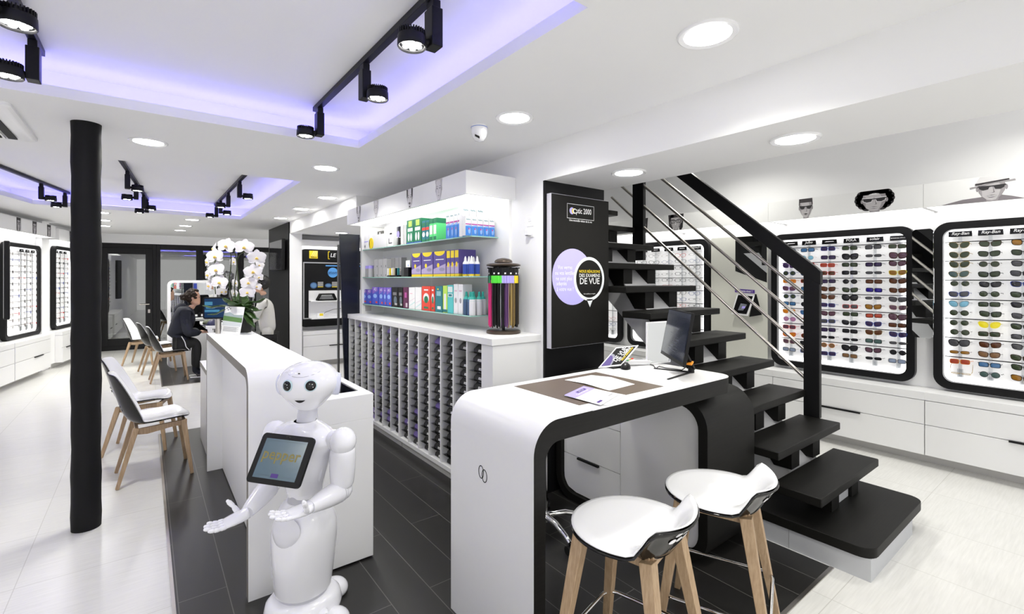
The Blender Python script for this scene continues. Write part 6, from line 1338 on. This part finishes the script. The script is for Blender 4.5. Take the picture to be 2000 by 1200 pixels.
# ================================================================== HUMANOID ROBOT
RTH = R(24)                      # the robot faces the viewer, turned 24 degrees
RZB = R(52.45)-RTH-R(90)
RO = atd(593, 600, 2.25); RO.z = .003
t = thing('humanoid_robot', 'glossy white humanoid robot with black eyes holding a tablet on its chest, palms up', 'robot', RO, RZB)
RINV = (MX.Translation(RO) @ MX.Rotation(RZB, 4, 'Z')).inverted()
def rl(u, v, D): return RINV @ atd(u, v, D)
BODYW = mat('robot_white', (.83,.83,.88), .16, coat=.5, noise=.004, nscale=5); JOINT = mat('robot_joint_grey', (.50,.50,.55), .35, noise=.02); SEAM = mat('robot_seam', (.45,.45,.50), .4, noise=.02)
def ring(cx, cy, z, rx, ry, n=36, p=2.0, tilt=0):
    out = []
    for j in range(n):
        a = 2*math.pi*j/n; c, s = math.cos(a), math.sin(a)
        x = rx*math.copysign(abs(c)**(2/p), c); y = ry*math.copysign(abs(s)**(2/p), s); out.append((cx+x, cy+y, z+tilt*y))
    return out
def splr(rows, n=4):
    """smooth a list of (cx, cy, z, rx, ry) rings"""
    vs = [V(r[:3]) for r in rows]; A = spl(vs, n); B = spl([V((r[3], r[4], 0)) for r in rows], n)
    return [(a.x, a.y, a.z, max(.001, b.x), max(.001, b.y)) for a, b in zip(A, B)]
# rolling base
g = G(); g.loft([ring(0, 0, z, a, b, p=2.4) for z, a, b in ((.012, .13, .14), (.02, .150, .155), (.06, .158, .165), (.10, .150, .155), (.125, .128, .130))]); g.obj('base', BODYW, t, smooth=60)
for x, y in ((.17, .02), (-.15, .05), (.0, .19)):
    g = G(); g.ell((x, y, .02), .070, .070, .052, 24, 12); o = g.obj('wheel_cover', BODYW, t, smooth=70)
    for v_ in o.data.vertices: v_.co.z = max(.004, v_.co.z)
g = G(); g.ell((.150, -.030, .088), .030, .022, .008, 18, 8); g.obj('bumper_flap', BODYW, t, smooth=70)
g = G(); g.disc((.105, -.118, .075), V((.75,.66,0)).normalized(), Z, .016, 20, 0, .011); g.obj('base_badge', BLKG, t)
# knee joint and lower body
g = G(); g.loft([ring(0, 0, z, a, b) for z, a, b in ((.10, .105, .108), (.16, .108, .112))]); g.obj('knee_joint', JOINT, t, smooth=60)
low = splr([(0, 0, .145, .117, .122), (0, 0, .20, .124, .130), (0, .002, .30, .138, .138), (0, .006, .39, .146, .140), (0, .008, .45, .146, .132), (0, .010, .50, .135, .112), (0, .010, .535, .112, .088), (0, .01, .552, .09, .072)])
g = G(); g.loft([ring(c[0], c[1], c[2], c[3], c[4], 40, 2.15) for c in low]); o = g.obj('lower_body', BODYW, t, smooth=70)
# hip disc panels
for sx in (0,):
    g = G(); cen = V((.012, -.090, .462)); rows = []
    for i in range(6):
        r = i/5; rr = []
        for j in range(28):
            a = 2*math.pi*j/28; x = cen.x+.078*r*math.cos(a); z = cen.z+.068*r*math.sin(a)-.1*(x-cen.x) if False else cen.z+.068*r*math.sin(a)
            k = max(0, 1-((x)/.147)**2); y = .006-.140*math.sqrt(k)*(1 if z < .45 else 1-(z-.45)*1.9)-.0045*(1-r**6); rr.append((x, y, z))
        rows.append(rr)
    g.loft(rows, True, False); g.obj('hip_panel', mat('robot_hip_grey', (.70,.70,.76), .25, coat=.3, noise=.01), t, smooth=70)
g = G(); g.loft([ring(0, .008, z, a, b) for z, a, b in ((.535, .088, .070), (.565, .080, .068), (.60, .080, .070))]); g.obj('waist_joint', JOINT, t, smooth=60)
tor = splr([(0, .008, .58, .079, .068), (0, .008, .63, .086, .076), (0, .008, .70, .106, .090), (0, .006, .77, .134, .102), (0, .004, .83, .178, .106), (0, .004, .868, .176, .094), (0, .006, .900, .130, .076), (0, .008, .918, .075, .060), (0, .01, .926, .05, .05)])
g = G(); g.loft([ring(c[0], c[1], c[2], c[3], c[4], 40, 2.2) for c in tor]); g.obj('torso', BODYW, t, smooth=70)
# chest plate: leaf shaped front shell
g = G(); rows = []
for i in range(14):
    s = i/13; z = .60+.315*s; hw = .030+.085*math.sin(math.pi*min(1, .12+.80*s))**.9 if s < .98 else .05
    k = min(range(len(tor)), key=lambda n: abs(tor[n][2]-z)); _, cy, _, rx, ry = tor[k]; row = []
    for j in range(13):
        x = hw*(-1+2*j/12); d = max(0, 1-(abs(x)/rx)**2.2)**(1/2.2); row.append((x, cy-ry*d-.006*(1-abs(-1+2*j/12)**4), z))
    rows.append(row)
g.loft(rows, False, False, False); g.obj('chest_plate', BODYW, t, smooth=70)
g = G(); g.cyl((0, .01, .895), (.022, .012, 1.02), .043, .042, 28); g.obj('neck', mat('robot_neck', (.66,.66,.74), .3, noise=.01), t, smooth=60)
g = G(); g.lathe([(.052, .912), (.055, .92), (.050, .926)], (0, .01, 0), 28); g.obj('neck_collar', SEAM, t, smooth=60)
# head, turned towards the viewer
hd = bpy.data.objects.new('head', None)
hm = splr([(0, -.012, .958, .024, .024), (0, -.010, .966, .044, .044), (0, -.008, .986, .066, .066), (0, -.004, 1.014, .090, .090), (0, .0, 1.050, .118, .116), (0, .004, 1.088, .134, .130), (0, .006, 1.122, .133, .130), (0, .008, 1.154, .118, .117), (0, .008, 1.182, .092, .094), (0, .008, 1.200, .058, .060), (0, .008, 1.208, .022, .024), (0, .008, 1.2095, .003, .003)])
hm = [(c[0], c[1], .988+(c[2]-.958)*.88, c[3], c[4]) for c in hm]
g = G(); g.loft([ring(c[0], c[1], c[2], c[3], c[4], 44, 2.05) for c in hm]); h = g.obj('head', BODYW, t, smooth=80); h.rotation_euler = (R(1), 0, R(27)); h.location = (.030, .012, 0)
def hs(x, z, k=0):
    n = min(range(len(hm)), key=lambda n: abs(hm[n][2]-z)); _, cy, _, rx, ry = hm[n]; d = math.sqrt(max(0, 1-(x/rx)**2)); p = V((x, cy-ry*d, z)); nr = V((x/rx, -d, (z-1.08)*2)).normalized(); return p+nr*k, nr
EYR = mat('robot_eye_ring', (.50,.66,.72), .2, coat=.4, noise=.01)
for sx in (-1, 1):
    p, nr = hs(sx*.051, 1.124); u = Z.cross(nr).normalized(); v = nr.cross(u)
    g = G(); g.loft([[p+u*r*math.cos(2*math.pi*j/28)+v*r*math.sin(2*math.pi*j/28)+nr*d for j in range(28)] for r, d in ((.027, -.003), (.026, .001), (.022, .002))], False, False); e = g.obj('eye', EYR, h, smooth=60)
    g = G(); g.loft([[p+u*r*math.cos(2*math.pi*j/28)+v*r*math.sin(2*math.pi*j/28)+nr*d for j in range(28)] for r, d in ((.0225, .0), (.0215, .003), (.014, .006), (.006, .0075), (.0005, .0078))], False, True); e2 = g.obj('pupil', BLKG, e, smooth=70)
    g = G()
    for a, b, r in ((.006, .006, .0022), (-.005, .009, .0016), (.009, -.006, .0018)): g.disc(p+u*a+v*b+nr*.0085, u, v, r, 10)
    g.obj('eye_spark', PRINT, e2)
g = G(); pts = [hs(-.022+.044*i/10, 1.056, .0045)[0] for i in range(11)]; bot = [pts[i]-Z*(.0105*math.sin(math.pi*i/10))+Y*.001 for i in range(11)]
for i in range(10): g.flat([bot[i], bot[i+1], pts[i+1]+Z*.001, pts[i]+Z*.001])
g.obj('mouth', BLKG, h)
p, nr = hs(-.006, 1.172, .001); g = G(); u = Z.cross(nr).normalized(); g.disc(p, u, nr.cross(u), .0052, 14); g.obj('forehead_camera', BLKG, h)
g = G(); pts = []
for i in range(21):
    a = -1+2*i/20; pts.append(hs(.078*a, 1.160+.018*a*a, .0004)[0])
g.tube(pts, .0010, 5); g.obj('forehead_seam', SEAM, h)
for sx in (-1, 1):
    c = V((sx*.122, .022, 1.100)); ax = V((sx*.93, .30, -.1)).normalized(); u = Z.cross(ax).normalized(); v = ax.cross(u)
    rr = lambda r, d: [c+u*r*.80*math.cos(2*math.pi*j/28)+v*r*math.sin(2*math.pi*j/28)+ax*d for j in range(28)]
    g = G(); g.loft([rr(.050, -.03), rr(.053, .0), rr(.051, .012), rr(.043, .016), rr(.040, .010), rr(.02, .008)]); g.obj('ear', mat('robot_ear', (.66,.68,.82), .2, coat=.4, noise=.01), h, smooth=50)
# arms
def limb(pts, rad, name, m, parent, n=24):
    g = G(); P_ = spl([V(p) for p in pts], 5); Q = spl([V((r, 0, 0)) for r in rad], 5); g.tube(P_, [max(.002, q.x) for q in Q], n); return g.obj(name, m, parent, smooth=70)
def robot_hand(parent, w_, f, s, u, thumb):
    w_, f, s, u = V(w_), V(f).normalized(), V(s).normalized(), V(u).normalized(); s = (s-f*s.dot(f)).normalized(); u = f.cross(s)*(1 if f.cross(s).dot(u) > 0 else -1)
    g = G(); rows = []
    for d, a, b in ((-.012, .026, .024), (.0, .034, .024), (.025, .044, .022), (.055, .048, .018), (.080, .046, .014), (.092, .039, .009)):
        rows.append([w_+f*d+s*a*math.cos(2*math.pi*j/20)+u*b*math.sin(2*math.pi*j/20) for j in range(20)])
    g.loft(rows); hnd = g.obj('hand', BODYW, parent, smooth=70)
    for i, (o, ln) in enumerate(((-.034, .066), (-.0115, .078), (.0115, .074), (.034, .060))):
        g = G(); p = w_+f*.082+s*o; dr = (f+s*o*3.5).normalized(); cl = .0
        for k in range(3):
            L = ln*(.40, .33, .27)[k]; cl += .16; dd = (dr*math.cos(cl)+u*math.sin(cl)).normalized(); q = p+dd*L
            g.tube([p-dd*.002, p+dd*L*.25, p+dd*L*.75, q-dd*.001], [.0085-.0008*k, .0104-.0009*k, .0102-.0009*k, .0074-.0008*k], 10); p = q
        g.ell(p-dd*.002, .007, .007, .007, 10, 6); g.obj('finger', BODYW, hnd, smooth=70)
    g = G(); p = w_+f*.022+s*.034*thumb; dr = (s*thumb*.45+f*.25+u*.80).normalized()
    for k in range(2):
        L = (.042, .033)[k]; q = p+dr*L; g.tube([p, p+dr*L*.3, p+dr*L*.75, q], [.010-.001*k, .0125-.002*k, .0115-.001*k, .008-.001*k], 10); p = q; dr = (dr+f*.3+u*.25).normalized()
    g.ell(p, .0075, .0075, .0075, 10, 6); g.obj('thumb', BODYW, hnd, smooth=70)
    return hnd
A_L = dict(s=rl(670, 862, 2.17), e=rl(668, 957, 2.20), w=rl(604, 992, 2.02), tip=rl(543, 1013, 1.93))
A_R = dict(s=(-.188, .0, .842), e=rl(528, 948, 2.33), w=rl(481, 1003, 2.12), tip=rl(408, 1038, 2.03))
for nm, A_, sx in (('left', A_L, 1), ('right', A_R, -1)):
    s_, e_, w_, tip = V(A_['s']), V(A_['e']), V(A_['w']), V(A_['tip'])
    g = G(); g.ell(s_, .058, .060, .062, 24, 14); g.cyl(s_+V((-sx*.06, 0, 0)), s_, .046, n=24); sh_ = g.obj('shoulder', BODYW, t, smooth=70)
    ax = (e_-s_); limb([s_+ax*.12, s_+ax*.2, s_+ax*.5, s_+ax*.82, s_+ax*.90], [.046, .056, .057, .052, .044], 'upper_arm', BODYW, t)
    g = G(); g.tube([s_+ax*.82, s_+ax*.90, e_], [.044, .043, .043], 20); g.ell(e_, .046, .046, .046, 20, 12); g.obj('elbow', BODYW, t, smooth=70)
    fx = (w_-e_); limb([e_+fx*.02, e_+fx*.12, e_+fx*.45, e_+fx*.8, e_+fx*.98], [.044, .049, .045, .035, .028], 'forearm', BODYW, t)
    g = G(); g.tube([e_+fx*.13, e_+fx*.14], [.0496, .0496], 24); g.obj('arm_seam', SEAM, t, smooth=60)
    f_ = (tip-w_); side = f_.cross(Z); robot_hand(t, w_+fx.normalized()*.004, f_, side, Z, -sx if True else 1)
# tablet on the chest
tb = bpy.data.objects.new('tablet', None)
TW, TH, TT = .262, .205, .014
M_ = MX.Translation(rl(550, 897, 2.04)-V((0, .006, 0))) @ MX.Rotation(R(10), 4, 'Z') @ MX.Rotation(R(-31), 4, 'X') @ MX.Rotation(R(1), 4, 'Y')
def tabpart(g, name, m, parent, bevel=0, smooth=None):
    g.v = [tuple(M_ @ V(p)) for p in g.v]; return g.obj(name, m, parent, bevel, 2, smooth)
g = G(); g.poly(rrect(TW, TH, .018, -TW/2, -TH/2, 0), (0, TT, 0)); tb = tabpart(g, 'tablet', BLK, t, .003)
SCR = mat('robot_screen', (.07,.11,.14), .2, emit=.07, ecol=(.12,.20,.27), coat=.1, noise=.02)
g = G(); a, b = TW/2-.026, TH/2-.022; g.flat([(-a, -.0008, -b), (a, -.0008, -b), (a, -.0008, b), (-a, -.0008, b)]); sc = tabpart(g, 'screen', SCR, tb)
g = G(); g.text('pepper', (0, -.0016, -.004), X, Z, .066, 0)
for q in ((-a+.01, b-.008, a-.01, b-.0072), (-a+.01, b-.03, -a+.0108, b-.008), (-a+.01, -b+.012, -.025, -b+.0128), (.025, -b+.012, a-.01, -b+.0128)): g.flat([(q[0], -.0014, q[1]), (q[2], -.0014, q[1]), (q[2], -.0014, q[3]), (q[0], -.0014, q[3])], 1)
g.flat([(-.018, -.0014, -b+.006), (.018, -.0014, -b+.006), (.018, -.0014, -b+.022), (-.018, -.0014, -b+.022)], 2); tabpart(g, 'lettering', [mat('robot_screen_text', (.20,.165,.035), .4, emit=.02, ecol=(.42,.36,.06)), mat('robot_screen_line', (.05,.07,.09), .4, noise=.01), VIOLET], sc)
g = G(); g.disc((0, -.0008, TH/2-.010), X, Z, .003, 10); g.flat([(-.012, -.0008, TH/2-.012), (.012, -.0008, TH/2-.012), (.012, -.0008, TH/2-.006), (-.012, -.0008, TH/2-.006)]); tabpart(g, 'camera_bar', BLKG, tb)
g = G(); g.tube([M_ @ V((0, TT, 0)), V((0, -.08, .79))], .03, 16); g.obj('tablet_mount', JOINT, t, smooth=50)
